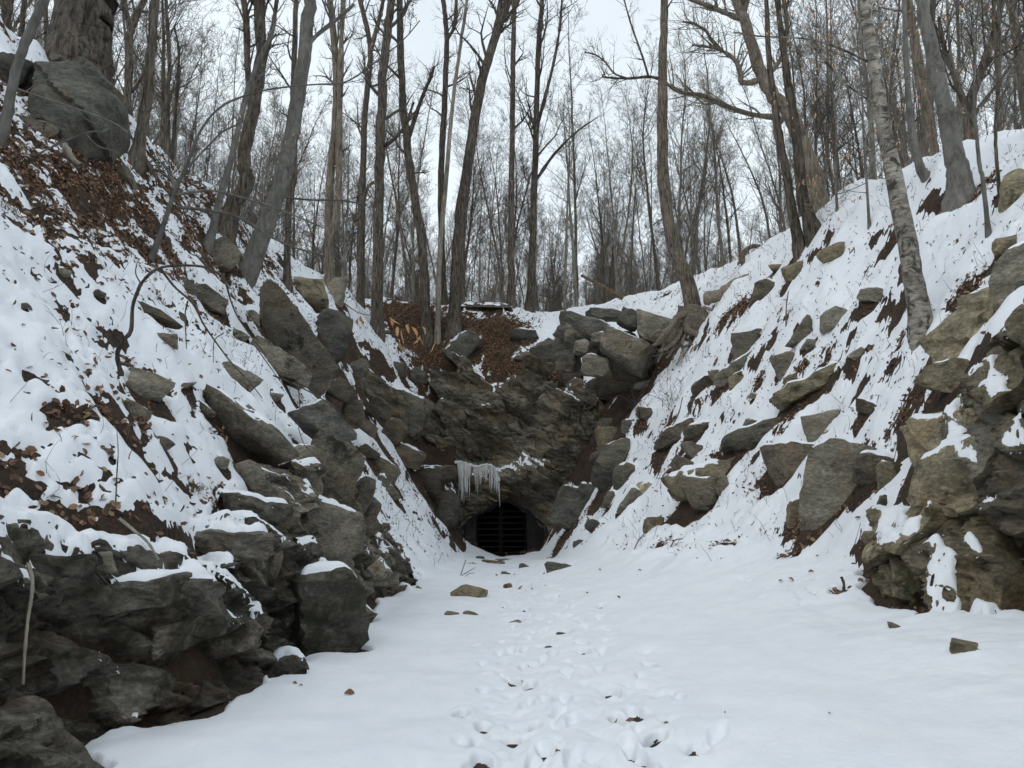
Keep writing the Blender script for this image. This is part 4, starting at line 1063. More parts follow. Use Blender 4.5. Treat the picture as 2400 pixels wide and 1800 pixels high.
def make_tree(label, pix, w0, w1, mat, Y=None, seed=1, limbs=10, first=0.35, limb_len=3.0, extra=6.0, levels=3, dens=1.0, flare=0.6, limbpix=(), name='tree', group=None, leaves=0, leaf_size=.075, rmin=0.004, angle=(0.5, 1.1), gnarl=.06, up=.10, forks=(), leafsel=None, ydrift=0.0, taper=1.0):
    """pix: trunk centre line in picture pixels from the foot upwards; w0/w1: widths in pixels at foot / at the last point."""
    rs = np.random.RandomState(seed)
    if Y is None:
        h = hit(*pix[0]); Y = float(h[1])
        foot = h
    else:
        foot = at(*pix[0], Y)
        gz = float(G(foot[0], foot[1]))
        if abs(gz - foot[2]) < 3.5: foot = np.array([foot[0], Y, gz])
    r0 = 0.5 * w0 * Y / FPX * 0.95
    w0, w1 = w0 * .88, w1 * .86; r0 *= .88
    up0 = unit(at(*pix[1], Y) - foot)
    pts = [foot - up0 * (0.3 + 2.2 * r0)] + [at(px, py, Y + ydrift * i) for i, (px, py) in enumerate(pix)][1:]
    r1 = 0.5 * w1 * Y / FPX * 0.95
    P = smooth_path(pts, 34)
    # carry on above the frame
    dtop = unit(P[-1] - P[-4]); dtop = unit(dtop + np.array([0, 0, 0.3]))
    ne = 12; E = [P[-1]]; d = dtop
    for i in range(ne):
        d = unit(d + rs.randn(3) * 0.05 + np.array([0, 0, 0.05])); E.append(E[-1] + d * extra / ne)
    Pf = np.vstack([P, np.array(E[1:])])
    L1 = np.concatenate([[0], np.cumsum(np.linalg.norm(np.diff(P, axis=0), axis=1))])
    rr = r1 + (r0 - r1) * (1 - L1 / L1[-1]) ** taper
    rr = rr * (1 + flare * np.exp(-np.maximum(L1 - 0.3 - 2.2 * r0, 0) / (2.2 * r0 + 0.05)))
    re = np.linspace(r1, max(r1 * 0.25, 0.01), ne + 1)[1:]
    rf = np.concatenate([rr, re])
    rf *= 1 + 0.6 * gnarl * np.convolve(rs.randn(len(rf)), [.25, .5, .25], 'same')
    Pf[2:34] += rs.randn(32, 3) * r1 * 0.10
    root = thing(name, tuple(foot), label, "tree", group)
    add_obj("trunk", trunk_mesh(Pf, rf, foot, seed, 14 if w0 > 30 else 9, gnarl), M[mat], root, tuple(foot))
    B = Bucket(); tips = []
    Lf = np.concatenate([[0], np.cumsum(np.linalg.norm(np.diff(Pf, axis=0), axis=1))])
    for i in range(limbs):
        tt = first + (0.98 - first) * (i + rs.rand()) / limbs
        l = tt * Lf[-1]; k = min(int(np.searchsorted(Lf, l)), len(Pf) - 1)
        p = Pf[k]; r = rf[k]
        td = unit(Pf[k] - Pf[k - 1]); az = rs.rand() * 2 * np.pi
        out = np.array([math.cos(az), math.sin(az), 0]); e = rs.uniform(*angle)
        dd = td * math.cos(e) + out * math.sin(e)
        LL = limb_len * rs.uniform(0.5, 1.25) * (1.15 - 0.6 * tt)
        branch(rs, B, tips, p, dd, LL, max(min(r * rs.uniform(0.25, 0.5), 0.10), 0.012), 1, levels, dens, up=up, rmin=rmin)
    for (lp, lw0, lw1) in limbpix:
        dy = rs.uniform(-.1, .1)
        Q = np.array([at(x, y, Y + dy * j) for j, (x, y) in enumerate(lp)])
        Q = smooth_path(Q, max(6, 4 * len(lp)))
        ra, rb = 0.5 * lw0 * Y / FPX, 0.5 * lw1 * Y / FPX
        lr = np.linspace(ra, rb, len(Q)) * (1 + 0.10 * rs.randn(len(Q)))
        v, f = tubes([Q], [lr], 8)
        add_obj("limb", mesh_from("limb", v - foot[None], f), M[mat], root, tuple(foot))
        for c in range(int(len(Q) * 0.8 * dens)):
            k = rs.randint(len(Q) // 4, len(Q) - 1)
            dd = unit(Q[k + 1] - Q[k]); side = unit(np.cross(dd, rs.randn(3)))
            branch(rs, B, tips, Q[k], dd * .6 + side * .8 + np.array([0, 0, .25]), limb_len * rs.uniform(.15, .45), max(lr[k] * .4, rmin), 2, levels, dens, rmin=rmin)
    me = B.mesh("crown", foot)
    if me: add_obj("crown", me, M[mat], root, tuple(foot))
    if leaves and tips:
        T = np.array(tips)
        if leafsel: T = T[leafsel(T)]
        if len(T):
            sel = T[rs.randint(0, len(T), leaves)] + rs.randn(leaves, 3) * .06
            v, f = leaf_cards(rs, sel, leaf_size)
            o = add_obj("leaves", mesh_from("leaves", v - foot[None], f, False), M['leaf_beech'], root, tuple(foot)); o["kind"] = "stuff"
    return root

# ---- left bank
make_tree("pale slim sapling crossing in front of the black rock at the left edge", [(-14,370),(8,300),(43,145),(108,-10)], 30, 26, 'bark_grey', Y=9.2, seed=1, limbs=8, extra=4, limb_len=1.6)
make_tree("massive old oak trunk standing above the huge boulder", [(178,190),(186,110),(213,-10)], 172, 140, 'bark_oak', Y=15.0, seed=2, limbs=14, first=.5, extra=9, limb_len=6, flare=.25, gnarl=.05)
make_tree("forked brown tree just right of the old oak on the skyline", [(300,260),(302,170),(307,72),(342,-10)], 27, 20, 'bark_brown', Y=19, seed=3, limbs=12, extra=6, limb_len=2.5, limbpix=[([(307,75),(296,30),(291,-10)],14,12),([(310,215),(330,185),(345,150)],8,3)])
make_tree("scaly slope tree with exposed roots right of the huge boulder", [(318,385),(333,300),(347,217),(356,100),(362,-10)], 34, 25, 'bark_brown', seed=4, limbs=10, first=.5, extra=7, limb_len=2.5, flare=.9, limbpix=[([(322,350),(350,390),(385,440),(410,460)],12,6),([(318,370),(290,395),(275,420)],10,5)])
make_tree("thin dark double-stemmed tree on the left skyline", [(400,395),(392,250),(397,150),(388,-10)], 15, 11, 'bark_dark', Y=22, seed=5, limbs=16, first=.2, extra=5, limb_len=2.4, limbpix=[([(402,390),(412,250),(420,130),(408,60)],10,5)])
make_tree("small crooked grey beech with long sideways branches on the left slope", [(354,605),(372,560),(412,441),(434,398),(470,307),(524,246),(615,213),(700,201),(800,195)], 21, 5, 'bark_grey', seed=6, limbs=5, first=.4, extra=2.0, limb_len=1.3, leaves=26, leaf_size=.09, flare=.4, taper=2.6,
    limbpix=[([(418,456),(460,449),(506,448),(615,477),(690,505),(760,535)],8,3),([(415,485),(520,498),(580,520),(632,553),(690,580),(760,600)],9,3),([(412,443),(403,420),(395,400)],12,9),([(434,398),(500,330),(520,310),(560,290)],6,3)])
make_tree("broken-topped slim grey trunk in front of the dark leaning tree", [(487,580),(500,530),(514,470),(540,380),(557,307),(579,217),(600,160),(636,80)], 23, 12, 'bark_grey', seed=7, limbs=5, first=.55, extra=.6, limb_len=1.6, flare=.7)
make_tree("dark crooked leaning tree behind the slim grey trunk", [(530,540),(548,480),(578,430),(572,390),(579,325),(600,220),(611,145),(608,-10)], 44, 32, 'bark_dark', seed=8, limbs=12, first=.45, extra=7, limb_len=3, flare=.6, limbpix=[([(588,250),(580,150),(578,60),(570,-10)],17,14),([(600,170),(625,120),(640,60),(650,-10)],14,9)])
make_tree("smooth grey beech leaning right over the left bank", [(572,640),(590,612),(644,470),(665,400),(680,325),(705,181),(716,100),(727,-10)], 52, 38, 'bark_grey', seed=9, limbs=9, first=.55, extra=8, limb_len=3.2, leaves=60, leaf_size=.10, flare=.45, gnarl=.03, limbpix=[([(708,125),(740,85),(790,45),(830,10)],14,8),([(650,460),(720,468),(800,470),(860,480)],7,3),([(660,430),(676,390),(690,345)],9,4)], leafsel=lambda T: T[:, 2] < 14)
make_tree("brown splintered tree behind the smooth grey beech", [(678,600),(676,500),(690,400),(686,260),(690,120),(694,-10)], 21, 16, 'bark_brown', Y=24, seed=10, limbs=12, first=.35, extra=5, limb_len=2.4)
make_tree("tan twin tree left of the dark rim trees", [(772,655),(772,450),(788,250),(785,120),(772,-10)], 26, 20, 'bark_tan', Y=29.5, seed=11, limbs=14, first=.4, extra=6, limb_len=3, limbpix=[([(772,560),(792,480),(795,300),(800,100),(805,-10)],18,12)])
# ---- rim above the cliff
make_tree("thick furrowed dark tree rising from the leafy brow left of centre", [(885,712),(887,600),(888,470),(892,325),(897,181),(908,80),(919,-10)], 34, 25, 'bark_dark', Y=32.5, seed=12, limbs=16, first=.35, extra=7, limb_len=3.6, flare=.5, limbpix=[([(890,420),(862,440),(845,500),(835,520)],10,5),([(893,350),(930,320),(950,290),(970,240)],9,5)])
make_tree("dark forked tree immediately left of the thick furrowed one", [(845,680),(847,600),(854,290),(868,120),(842,-10)], 22, 15, 'bark_brown', Y=34, seed=13, limbs=16, first=.35, extra=6, limb_len=3.4, limbpix=[([(868,120),(890,40),(900,-10)],12,9)])
make_tree("curving dark tree between the furrowed tree and the pale pole", [(1003,672),(992,600),(974,470),(952,325),(941,180),(936,-10)], 29, 20, 'bark_dark', Y=35, seed=14, limbs=16, first=.35, extra=6, limb_len=3.4, limbpix=[([(955,330),(985,240),(1010,180),(1018,155)],12,6)])
make_tree("straight pale bare pole of a tree on the rim", [(1027,692),(1031,600),(1046,416),(1060,253),(1076,130),(1092,20)], 16, 10, 'bark_pale', Y=35, seed=15, limbs=10, first=.55, extra=4, limb_len=2.4)
make_tree("dark tree close behind the pale pole", [(1040,690),(1033,470),(1039,290),(1047,100),(1038,-10)], 22, 15, 'bark_dark', Y=38.5, seed=16, limbs=16, first=.4, extra=6, limb_len=3.4, limbpix=[([(1046,95),(1065,60),(1070,-10)],11,8)])
make_tree("strongly leaning dark tree right of the pale pole forking near the top", [(1064,706),(1071,600),(1089,434),(1125,217),(1154,108),(1194,-10)], 36, 26, 'bark_dark', Y=35.5, seed=17, limbs=16, first=.45, extra=7, limb_len=3.6, limbpix=[([(1150,115),(1165,50),(1175,-10)],15,11),([(1180,50),(1205,20),(1222,-10)],12,9)])
make_tree("straight dark rim tree left of its upright-branched neighbour", [(1200,725),(1198,600),(1201,253),(1203,120),(1207,-10)], 21, 14, 'bark_dark', Y=38.5, seed=18, limbs=18, first=.35, extra=6, limb_len=3.2, angle=(.3, .8))
make_tree("dark rim tree with many rising branches near the picture centre", [(1241,728),(1248,600),(1256,325),(1262,120),(1272,-10)], 24, 14, 'bark_dark', Y=38.8, seed=19, limbs=24, first=.3, extra=6, limb_len=4.2, angle=(.35, .85), limbpix=[([(1258,420),(1300,360),(1350,310),(1400,275)],8,3),([(1258,300),(1290,180),(1310,80),(1318,-10)],9,6)])
make_tree("thin pale young tree standing on the snowy rim right of centre", [(1323,720),(1326,600),(1330,480),(1334,380)], 9, 5, 'bark_pale', Y=37, seed=20, limbs=10, first=.5, extra=4, limb_len=1.8)
# ---- right
root_tree = make_tree("tall tree with bare roots clutching the rock ledge", [(1634,740),(1612,665),(1597,630),(1575,560),(1560,470),(1552,362),(1553,290),(1553,180),(1556,70),(1557,-10)], 44, 23, 'bark_brown', Y=26.4, seed=21, limbs=9, first=.6, extra=8, limb_len=3.2, flare=.3, gnarl=.09, limbpix=[([(1550,186),(1520,180),(1470,184),(1418,181),(1412,175)],9,4),([(1470,184),(1440,172),(1418,145),(1395,128),(1371,123)],6,3),([(1520,180),(1505,130),(1480,60),(1460,-10)],6,4)])
make_tree("stout tan tree with twisted limbs behind the twin dark trunks", [(1925,530),(1915,470),(1900,398),(1853,271),(1806,217),(1774,145),(1745,54),(1723,-10)], 58, 28, 'bark_tan', Y=24.5, seed=22, limbs=10, first=.5, extra=8, limb_len=4, limbpix=[
    ([(1777,188),(1757,194),(1737,192),(1736,178),(1730,155),(1719,137),(1690,118),(1672,112),(1645,108),(1622,105)],17,5),([(1690,118),(1665,90),(1654,72),(1625,55),(1600,51)],9,5),
    ([(1835,285),(1813,275),(1760,268),(1700,248),(1650,225),(1600,217),(1560,195)],17,9),([(1735,45),(1700,30),(1670,18),(1610,-5)],14,10),([(1790,185),(1815,160),(1832,135)],14,10),([(1742,54),(1745,20),(1743,-10)],14,12)])
make_tree("left-hand plain trunk of the dark pair on the right skyline", [(1876,606),(1866,540),(1853,470),(1831,344),(1817,253),(1803,145),(1796,-10)], 30, 13, 'bark_dark', Y=21.3, seed=23, limbs=8, first=.6, extra=7, limb_len=3)
make_tree("right-hand trunk of the dark pair with knobbly forked top", [(1910,560),(1895,510),(1878,452),(1868,325),(1850,217),(1835,108),(1820,-10)], 38, 17, 'bark_dark', Y=21.0, seed=24, limbs=7, first=.6, extra=7, limb_len=3, gnarl=.1, limbpix=[([(1838,110),(1845,60),(1835,-10)],12,9)])
make_tree("mottled pale trunk with black patches leaning left on the right slope", [(2158,775),(2150,700),(2132,600),(2099,434),(2070,290),(2048,145),(2026,-10)], 62, 31, 'bark_birch', seed=25, limbs=5, first=.72, extra=8, limb_len=3, flare=.25, gnarl=.05, limbpix=[([(2045,150),(1960,110),(1880,90),(1780,85),(1720,75)],6,3),([(2062,250),(2000,210),(1940,150),(1900,100)],6,3)])
make_tree("slender grey tree left of the big smooth beech on the right crest", [(2177,450),(2162,405),(2150,362),(2135,290),(2124,145),(2118,-10)], 25, 12, 'bark_grey', Y=16, seed=26, limbs=10, first=.4, extra=5, limb_len=2.5, leaves=120, leaf_size=.10)
make_tree("pale brown tree standing behind the slender grey one", [(2187,385),(2182,330),(2171,253),(2142,90),(2124,-10)], 36, 26, 'bark_tan', Y=20, seed=27, limbs=10, first=.4, extra=6, limb_len=3.2)
make_tree("big smooth grey beech with flared foot on the right crest", [(2248,470),(2250,430),(2236,362),(2215,253),(2186,127),(2158,-10)], 58, 34, 'bark_grey', seed=28, limbs=8, first=.4, extra=7, limb_len=3.2, flare=.7, gnarl=.03, leaves=60, leaf_size=.10)
make_tree("dark many-branched tree behind the big beech", [(2277,350),(2272,260),(2290,190),(2330,80),(2350,-10)], 36, 18, 'bark_dark', Y=18, seed=29, limbs=22, first=.2, extra=4, limb_len=4.0, limbpix=[([(2272,270),(2240,190),(2215,120),(2200,40)],16,8),([(2275,280),(2320,220),(2370,150),(2410,60)],12,6)])
make_tree("cut sapling post with a thin regrown stem at the right crest", [(2306,455),(2304,425),(2297,395),(2290,330),(2283,217),(2288,120)], 15, 5, 'bark_grey', Y=12, seed=30, limbs=6, first=.4, extra=1.5, limb_len=1.2, leaves=30, leaf_size=.09)
make_tree("thin brown sapling nearest the upper right boulder", [(2339,412),(2334,350),(2336,240),(2345,140),(2342,40)], 12, 6, 'bark_brown', Y=12.3, seed=31, limbs=8, first=.35, extra=1.5, limb_len=1.4, leaves=40, leaf_size=.09)
make_tree("dark trunk in the top left corner", [(10,110),(14,50),(22,-10)], 34, 28, 'bark_dark', Y=17, seed=32, limbs=10, first=.1, extra=6, limb_len=3)
make_tree("slim dark trunk between the corner trunk and the old oak", [(48,130),(52,60),(58,-10)], 18, 15, 'bark_brown', Y=19, seed=33, limbs=10, first=.1, extra=6, limb_len=3)
make_tree("leafy beech sapling with copper leaves in the right background", [(2030,440),(2025,330),(2020,220),(2010,100)], 9, 4, 'bark_grey', Y=17.5, seed=34, limbs=22, first=.15, extra=1.5, limb_len=2.8, leaves=330, leaf_size=.11, angle=(.8, 1.4), up=.02)
make_tree("young beech with a few copper leaves right of the twin dark trunks", [(1962,490),(1958,400),(1960,300),(1950,200)], 8, 4, 'bark_grey', Y=20, seed=35, limbs=20, first=.1, extra=2, limb_len=3, leaves=200, leaf_size=.12, angle=(.8, 1.4), up=.02)

# ---- woods beyond the rim: shared meshes, one object per tree
def wood_variant(seed, height, r, first, limbs, limb_len, lean, dens, levels=3, angle=(.35, .95)):
    rs = np.random.RandomState(seed)
    n = 22; P = [np.array([0, 0, -.3])]; d = unit(np.array([rs.randn() * lean, rs.randn() * lean, 1]))
    for i in range(n):
        d = unit(d + rs.randn(3) * .035 + np.array([0, 0, .03])); P.append(P[-1] + d * height / n)
    P = np.array(P); rr = r * np.linspace(1, .12, n + 1); rr[0] *= 1.4
    B = Bucket(); tips = []
    B.add(6, P, rr)
    for i in range(limbs):
        tt = first + (.99 - first) * (i + rs.rand()) / limbs
        k = min(int(tt * n), n - 1); az = rs.rand() * 6.283
        e = rs.uniform(*angle); td = unit(P[k + 1] - P[k])
        dd = td * math.cos(e) + np.array([math.cos(az), math.sin(az), 0]) * math.sin(e)
        branch(rs, B, tips, P[k] + (P[k + 1] - P[k]) * rs.rand(), dd, limb_len * rs.uniform(.6, 1.2) * (1.2 - .7 * tt), max(rr[k] * .42, .012), 1, levels, dens, up=.12, rmin=.006)
    return B.mesh("tree", (0, 0, 0))
rsw = np.random.RandomState(77)
tall = [wood_variant(200 + i, rsw.uniform(15, 20), rsw.uniform(.09, .17), rsw.uniform(.25, .42), 24, rsw.uniform(3.0, 4.6), .05, 1.05) for i in range(9)]
slim = [wood_variant(300 + i, rsw.uniform(11, 15), rsw.uniform(.05, .085), rsw.uniform(.25, .5), 22, rsw.uniform(2.0, 3.2), .06, 1.0) for i in range(6)]
brush = [wood_variant(400 + i, rsw.uniform(5, 8), rsw.uniform(.03, .05), .10, 22, 2.2, .08, 1.0) for i in range(4)]
for L, mts in ((tall, ('bark_far', 'bark_brown', 'bark_farlight')), (slim, ('bark_far', 'bark_farlight')), (brush, ('bark_far',))):
    for i, me in enumerate(L): me.materials.append(M[mts[i % len(mts)]])
def where(x, y):
    if y < 42: return "on the crest behind the left bank" if x < 0 else "on the crest behind the right bank"
    d = "close behind the rim" if y < 58 else ("deep in the wood" if y > 78 else "in the middle of the wood")
    return d + (" on the left" if x < -.28 * y else (" on the right" if x > .28 * y else " above the tunnel"))
def plant(me, x, y, name, label, group, s=1.0):
    label = label + " " + where(x, y); group = group + " " + where(x, y)
    o = bpy.data.objects.new(name, me); COL.objects.link(o)
    o.location = (x, y, float(G(x, y))); o.rotation_euler = (0, 0, rsw.rand() * 6.28); o.scale = (s, s, s)
    o["label"] = label; o["category"] = "tree"; o["group"] = group
spots = set()
def free(x, y, dmin):
    k = (int(x / dmin), int(y / dmin), dmin)
    if k in spots: return False
    spots.add(k); return True
n_t = n_s = n_b = 0
tries = 0
NT, NS, NB = 290, 298, 150
while (n_t < NT or n_s < NS or n_b < NB) and tries < 30000:
    tries += 1
    zone = rsw.rand()
    if zone < .76:
        y = 40.5 + 55 * rsw.rand() ** 1.25; x = rsw.uniform(-.80, .80) * y
    elif zone < .87:
        y = rsw.uniform(15, 42); x = -rsw.uniform(12.5, 32) if y < 30 else -rsw.uniform(11, 30)
    else:
        y = rsw.uniform(15, 42); x = rsw.uniform(13, 32)
    if abs(x) > .85 * y + 2: continue
    k = rsw.rand()
    if k < .36 and n_t < NT and free(x, y, 1.6):
        plant(tall[rsw.randint(len(tall))], x, y, "forest_tree", "tall bare tree", "tall bare trees", rsw.uniform(.8, 1.15)); n_t += 1
    elif k < .70 and n_s < NS and free(x, y, 1.1):
        plant(slim[rsw.randint(len(slim))], x, y, "slim_tree", "slim straight young tree", "slim young trees", rsw.uniform(.8, 1.2)); n_s += 1
    elif n_b < NB and y > 39 and free(x, y, 1.2):
        plant(brush[rsw.randint(len(brush))], x, y, "brush_sapling", "low bushy sapling", "bushy saplings", rsw.uniform(.7, 1.2)); n_b += 1
# far wood that reads as one mass: points, one tree shape set on each
def far_wood(name, srcs, n, y0, y1, seed, smin, smax, label):
    rs = np.random.RandomState(seed)
    y = rs.uniform(y0, y1, n); x = rs.uniform(-.85, .85, n) * y; z = G(x, y)
    me = bpy.data.meshes.new(name); me.vertices.add(n)
    me.vertices.foreach_set("co", np.stack([x, y, z], -1).astype(np.float32).ravel())
    o = add_obj(name, me, None, kind="stuff"); o["label"] = label; o["category"] = "woodland"
    ng = bpy.data.node_groups.new(name, 'GeometryNodeTree')
    ng.interface.new_socket("Geometry", in_out='INPUT', socket_type='NodeSocketGeometry')
    ng.interface.new_socket("Geometry", in_out='OUTPUT', socket_type='NodeSocketGeometry')
    N = ng.nodes; Lk = ng.links
    gi_, go_ = N.new('NodeGroupInput'), N.new('NodeGroupOutput')
    mp = N.new('GeometryNodeMeshToPoints'); ip = N.new('GeometryNodeInstanceOnPoints'); jn = N.new('GeometryNodeJoinGeometry')
    for src in srcs:
        oi = N.new('GeometryNodeObjectInfo'); oi.inputs['Object'].default_value = src; oi.inputs['As Instance'].default_value = True
        Lk.new(oi.outputs['Geometry'], jn.inputs[0])
    ip.inputs['Pick Instance'].default_value = True
    rv = N.new('FunctionNodeRandomValue'); rv.data_type = 'FLOAT_VECTOR'
    rv.inputs[0].default_value = (-.05, -.05, 0); rv.inputs[1].default_value = (.05, .05, 6.28)
    sv = N.new('FunctionNodeRandomValue'); sv.data_type = 'FLOAT'; sv.inputs[2].default_value = smin; sv.inputs[3].default_value = smax
    Lk.new(gi_.outputs[0], mp.inputs[0]); Lk.new(mp.outputs[0], ip.inputs['Points']); Lk.new(jn.outputs[0], ip.inputs['Instance'])
    Lk.new(rv.outputs[0], ip.inputs['Rotation']); Lk.new(sv.outputs[1], ip.inputs['Scale']); Lk.new(ip.outputs[0], go_.inputs[0])
    md = o.modifiers.new("far_wood", 'NODES'); md.node_group = ng
first = {}
for ob in COL.objects:
    if ob.data is not None and ob.name.split('.')[0] in ("forest_tree", "slim_tree", "brush_sapling"):
        first.setdefault(ob.data.name, ob)
srcs = list(first.values())
far_wood("distant_woodland", srcs, 2400, 70, 190, 900, .8, 1.15, "mass of distant bare stems far behind the rim")
print("trees done", n_t, n_s, n_b, round(time.time() - T_START, 1))
# ------------------------------------------------------------------ tunnel, gate, ice
def poly_ring(y, grow=0.0, seed=0):
    P = np.array(PORTAL); c = np.array([-.35, -.2])
    Q = []
    for a_, b_ in zip(P[:-1], P[1:]):
        for t in np.linspace(0, 1, 5)[:-1]: Q.append(a_ + (b_ - a_) * t)
    Q.append(P[-1]); Q = np.array(Q)
    Q = c + (Q - c) * (1 + grow)
    Q = Q + 0.07 * np.stack([fbm2(Q[:, 0] * 2 + y * 1.3, Q[:, 1] * 2, 2, 5), fbm2(Q[:, 0] * 2, Q[:, 1] * 2 + y * 1.3, 2, 9)], -1)
    return np.stack([Q[:, 0], np.full(len(Q), y), Q[:, 1]], -1)
rings = [poly_ring(y, g) for y, g in [(30.3, .10), (30.8, .05), (31.2, .02), (31.8, 0), (32.4, 0), (33.2, .02), (34.2, 0), (35.5, .03), (37, 0), (39, .02), (41, 0)]]
n = len(rings[0]); V = np.concatenate(rings); F = []
for i in range(len(rings) - 1):
    for j in range(n - 1): F.append((i * n + j, i * n + j + 1, (i + 1) * n + j + 1, (i + 1) * n + j))
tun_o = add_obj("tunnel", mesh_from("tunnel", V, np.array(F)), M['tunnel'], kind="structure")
tun_o["label"] = "dark rock-cut tunnel behind the gate"
b_ = bmesh.new(); bmesh.ops.create_grid(b_, x_segments=8, y_segments=20, size=1.0)
for v_ in b_.verts:
    v_.co = Vector((-.35 + v_.co.x * 2.4, 36.0 + v_.co.y * 5.2, -1.06 + .03 * math.sin(v_.co.x * 9 + v_.co.y * 31)))
me = bpy.data.meshes.new("tunnel_floor"); b_.to_mesh(me); b_.free()
add_obj("tunnel_floor", me, M['soil'], kind="structure")["label"] = "earth floor inside the tunnel"
b_ = bmesh.new(); bmesh.ops.create_grid(b_, x_segments=6, y_segments=6, size=2.6)
bmesh.ops.rotate(b_, cent=(0, 0, 0), matrix=Matrix.Rotation(R(90), 3, 'X'), verts=b_.verts[:])
bmesh.ops.translate(b_, vec=(-.35, 40.9, .3), verts=b_.verts[:])
me = bpy.data.meshes.new("tunnel_end"); b_.to_mesh(me); b_.free()
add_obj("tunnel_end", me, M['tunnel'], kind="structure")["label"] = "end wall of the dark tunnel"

def box(name, c, s, mat, parent=None, bev=0.012, jag=0.0, seed=0, label=None, cat=None, cuts=0):
    bm = bmesh.new(); bmesh.ops.create_cube(bm, size=1.0)
    for v_ in bm.verts: v_.co = Vector((v_.co.x * s[0], v_.co.y * s[1], v_.co.z * s[2]))
    if bev: bmesh.ops.bevel(bm, geom=bm.edges[:], offset=bev, segments=2, affect='EDGES', profile=.6)
    if cuts: bmesh.ops.subdivide_edges(bm, edges=bm.edges[:], cuts=cuts, use_grid_fill=True)
    if jag:
        co = np.array([v_.co[:] for v_ in bm.verts]); nz_ = fbm3(co * 3.0, 3, seed)
        for v_, k in zip(bm.verts, nz_): v_.co += Vector(v_.co).normalized() * float(k) * jag
    me = bpy.data.meshes.new(name); bm.to_mesh(me); bm.free()
    return add_obj(name, me, M[mat], parent, c, label, cat)
GY = 32.3
box("gate_pillar", (1.05, GY - .15, -.25), (.78, .6, 2.3), 'concrete', jag=.05, seed=3, cuts=3, label="pale weathered concrete pillar right of the tunnel gate", cat="pillar")
box("gate_pillar", (-1.88, GY - .1, -.35), (.56, .6, 2.1), 'concrete', jag=.06, seed=5, cuts=3, label="dark concrete pillar left of the tunnel gate", cat="pillar")
gate = thing("iron_gate", (-.48, GY, -1.05), "dark iron bar gate closing the tunnel mouth", "gate")
for z in (-.92, -.66, -.40, -.14, .12, .38, .64, .90):
    box("crossbar", (-.48, GY, z), (2.3, .06, .07), 'iron', gate, .008)
for x in (-1.58, -.50, .62):
    box("upright", (x, GY + .07, -.02), (.10 if x != -.5 else .16, .06, 2.15), 'iron', gate, .008)
for z in (-.70, .55):
    box("hinge", (.60, GY - .05, z), (.12, .08, .10), 'iron', gate, .01)
box("lock_plate", (-.42, GY - .05, -.15), (.16, .04, .18), 'iron', gate, .01)
box("survey_stake", (-.25, GY - .45, -.98), (.05, .05, .22), 'bark_pale', None, .006, label="tiny pale stake standing in front of the gate", cat="stake")

# ice curtain on the ledge left above the portal
ice = thing("ice_curtain", (-1.6, 30.4, 2.6), "yellowish ice curtain hanging over the left of the tunnel mouth", "ice")
rsi = np.random.RandomState(12)
def icicle(px, py0, py1, wpx, Y):
    a_, b2 = at(px, py0, Y), at(px + rsi.uniform(-2, 2), py1, Y)
    n_ = 9; t = np.linspace(0, 1, n_); P = a_[None] + (b2 - a_)[None] * t[:, None]
    P[:, :2] += rsi.randn(n_, 2) * .008
    r_ = .33 * wpx * Y / FPX * (1 - t ** 1.6) * (1 + .18 * rsi.randn(n_)) + .004
    v_, f_ = tubes([P], [np.maximum(r_, .003)], 8)
    add_obj("icicle", mesh_from("icicle", v_ - a_[None], f_), M['ice'], ice, tuple(a_))
YI = 29.62
for (px, y0, y1, w) in [(1080,1088,1190,5),(1085,1085,1175,9),(1091,1087,1165,10),(1097,1090,1160,8),(1102,1092,1125,5),(1113,1093,1135,7),(1117,1095,1152,5),(1121,1097,1150,4),(1128,1096,1140,6),(1133,1094,1125,6),(1138,1092,1132,8),
        (1143,1090,1120,5),(1148,1092,1146,8),(1153,1095,1150,8),(1158,1098,1150,8),(1163,1108,1156,6),(1168,1120,1158,5),(1170,1130,1190,4),(1074,1080,1120,8),(1083,1086,1140,5),(1088,1086,1182,5),(1094,1088,1150,5),(1100,1090,1170,4),(1110,1093,1118,4),(1115,1094,1128,5),(1119,1096,1160,3),(1125,1096,1136,4),(1131,1095,1122,4),(1136,1093,1118,4),(1141,1091,1128,4),(1151,1093,1135,5),(1156,1096,1142,5),(1161,1102,1150,4),(1166,1115,1146,4),(1077,1084,1165,4)]:
    icicle(px, y0, y1, w, YI + rsi.uniform(-.05, .12))
P = np.array([at(x, y, YI + .08) for x, y in [(1066,1084),(1078,1083),(1092,1087),(1106,1091),(1120,1094),(1136,1090),(1148,1090),(1158,1097),(1164,1110),(1170,1128)]])
Pn = smooth_path(P, 40)
v_, f_ = tubes([Pn], [.06 + .03 * np.sin(np.arange(40) * 1.7) * rsi.rand(40)], 8)
add_obj("ice_lip", mesh_from("ice_lip", v_ - np.array(ice.location)[None], f_), M['ice'], ice, tuple(ice.location))
# ------------------------------------------------------------------ fallen leaves, roots, sticks, stems
rsl = np.random.RandomState(21)
exposed = (th <= 0.0) & (RID < 0) & (RR < 44) & (RR > 2.6) & (np.abs(AA) < R(56)) & (GYY > 0) & (GYY < 42)
ei, ej = np.nonzero(exposed)
area = (dr * np.ones_like(RR))[ei, ej] * da[ei, ej] * np.sqrt(1 + np.minimum(SLg[ei, ej], 2.0) ** 2)
near_l = litter[ei, ej]
wgt = area * (0.35 + 1.2 * np.clip(near_l, 0, 1)) * np.where(SLg[ei, ej] > 1.9, .25, 1.0) * np.where((FM[ei, ej] > .4) & (RR[ei, ej] < 14), .25, 1.0)
NL = 42000
pick = rsl.choice(len(ei), NL, p=wgt / wgt.sum())
px_, py_ = GXX[ei[pick], ej[pick]], GYY[ei[pick], ej[pick]]
rr_ = RR[ei[pick], ej[pick]]
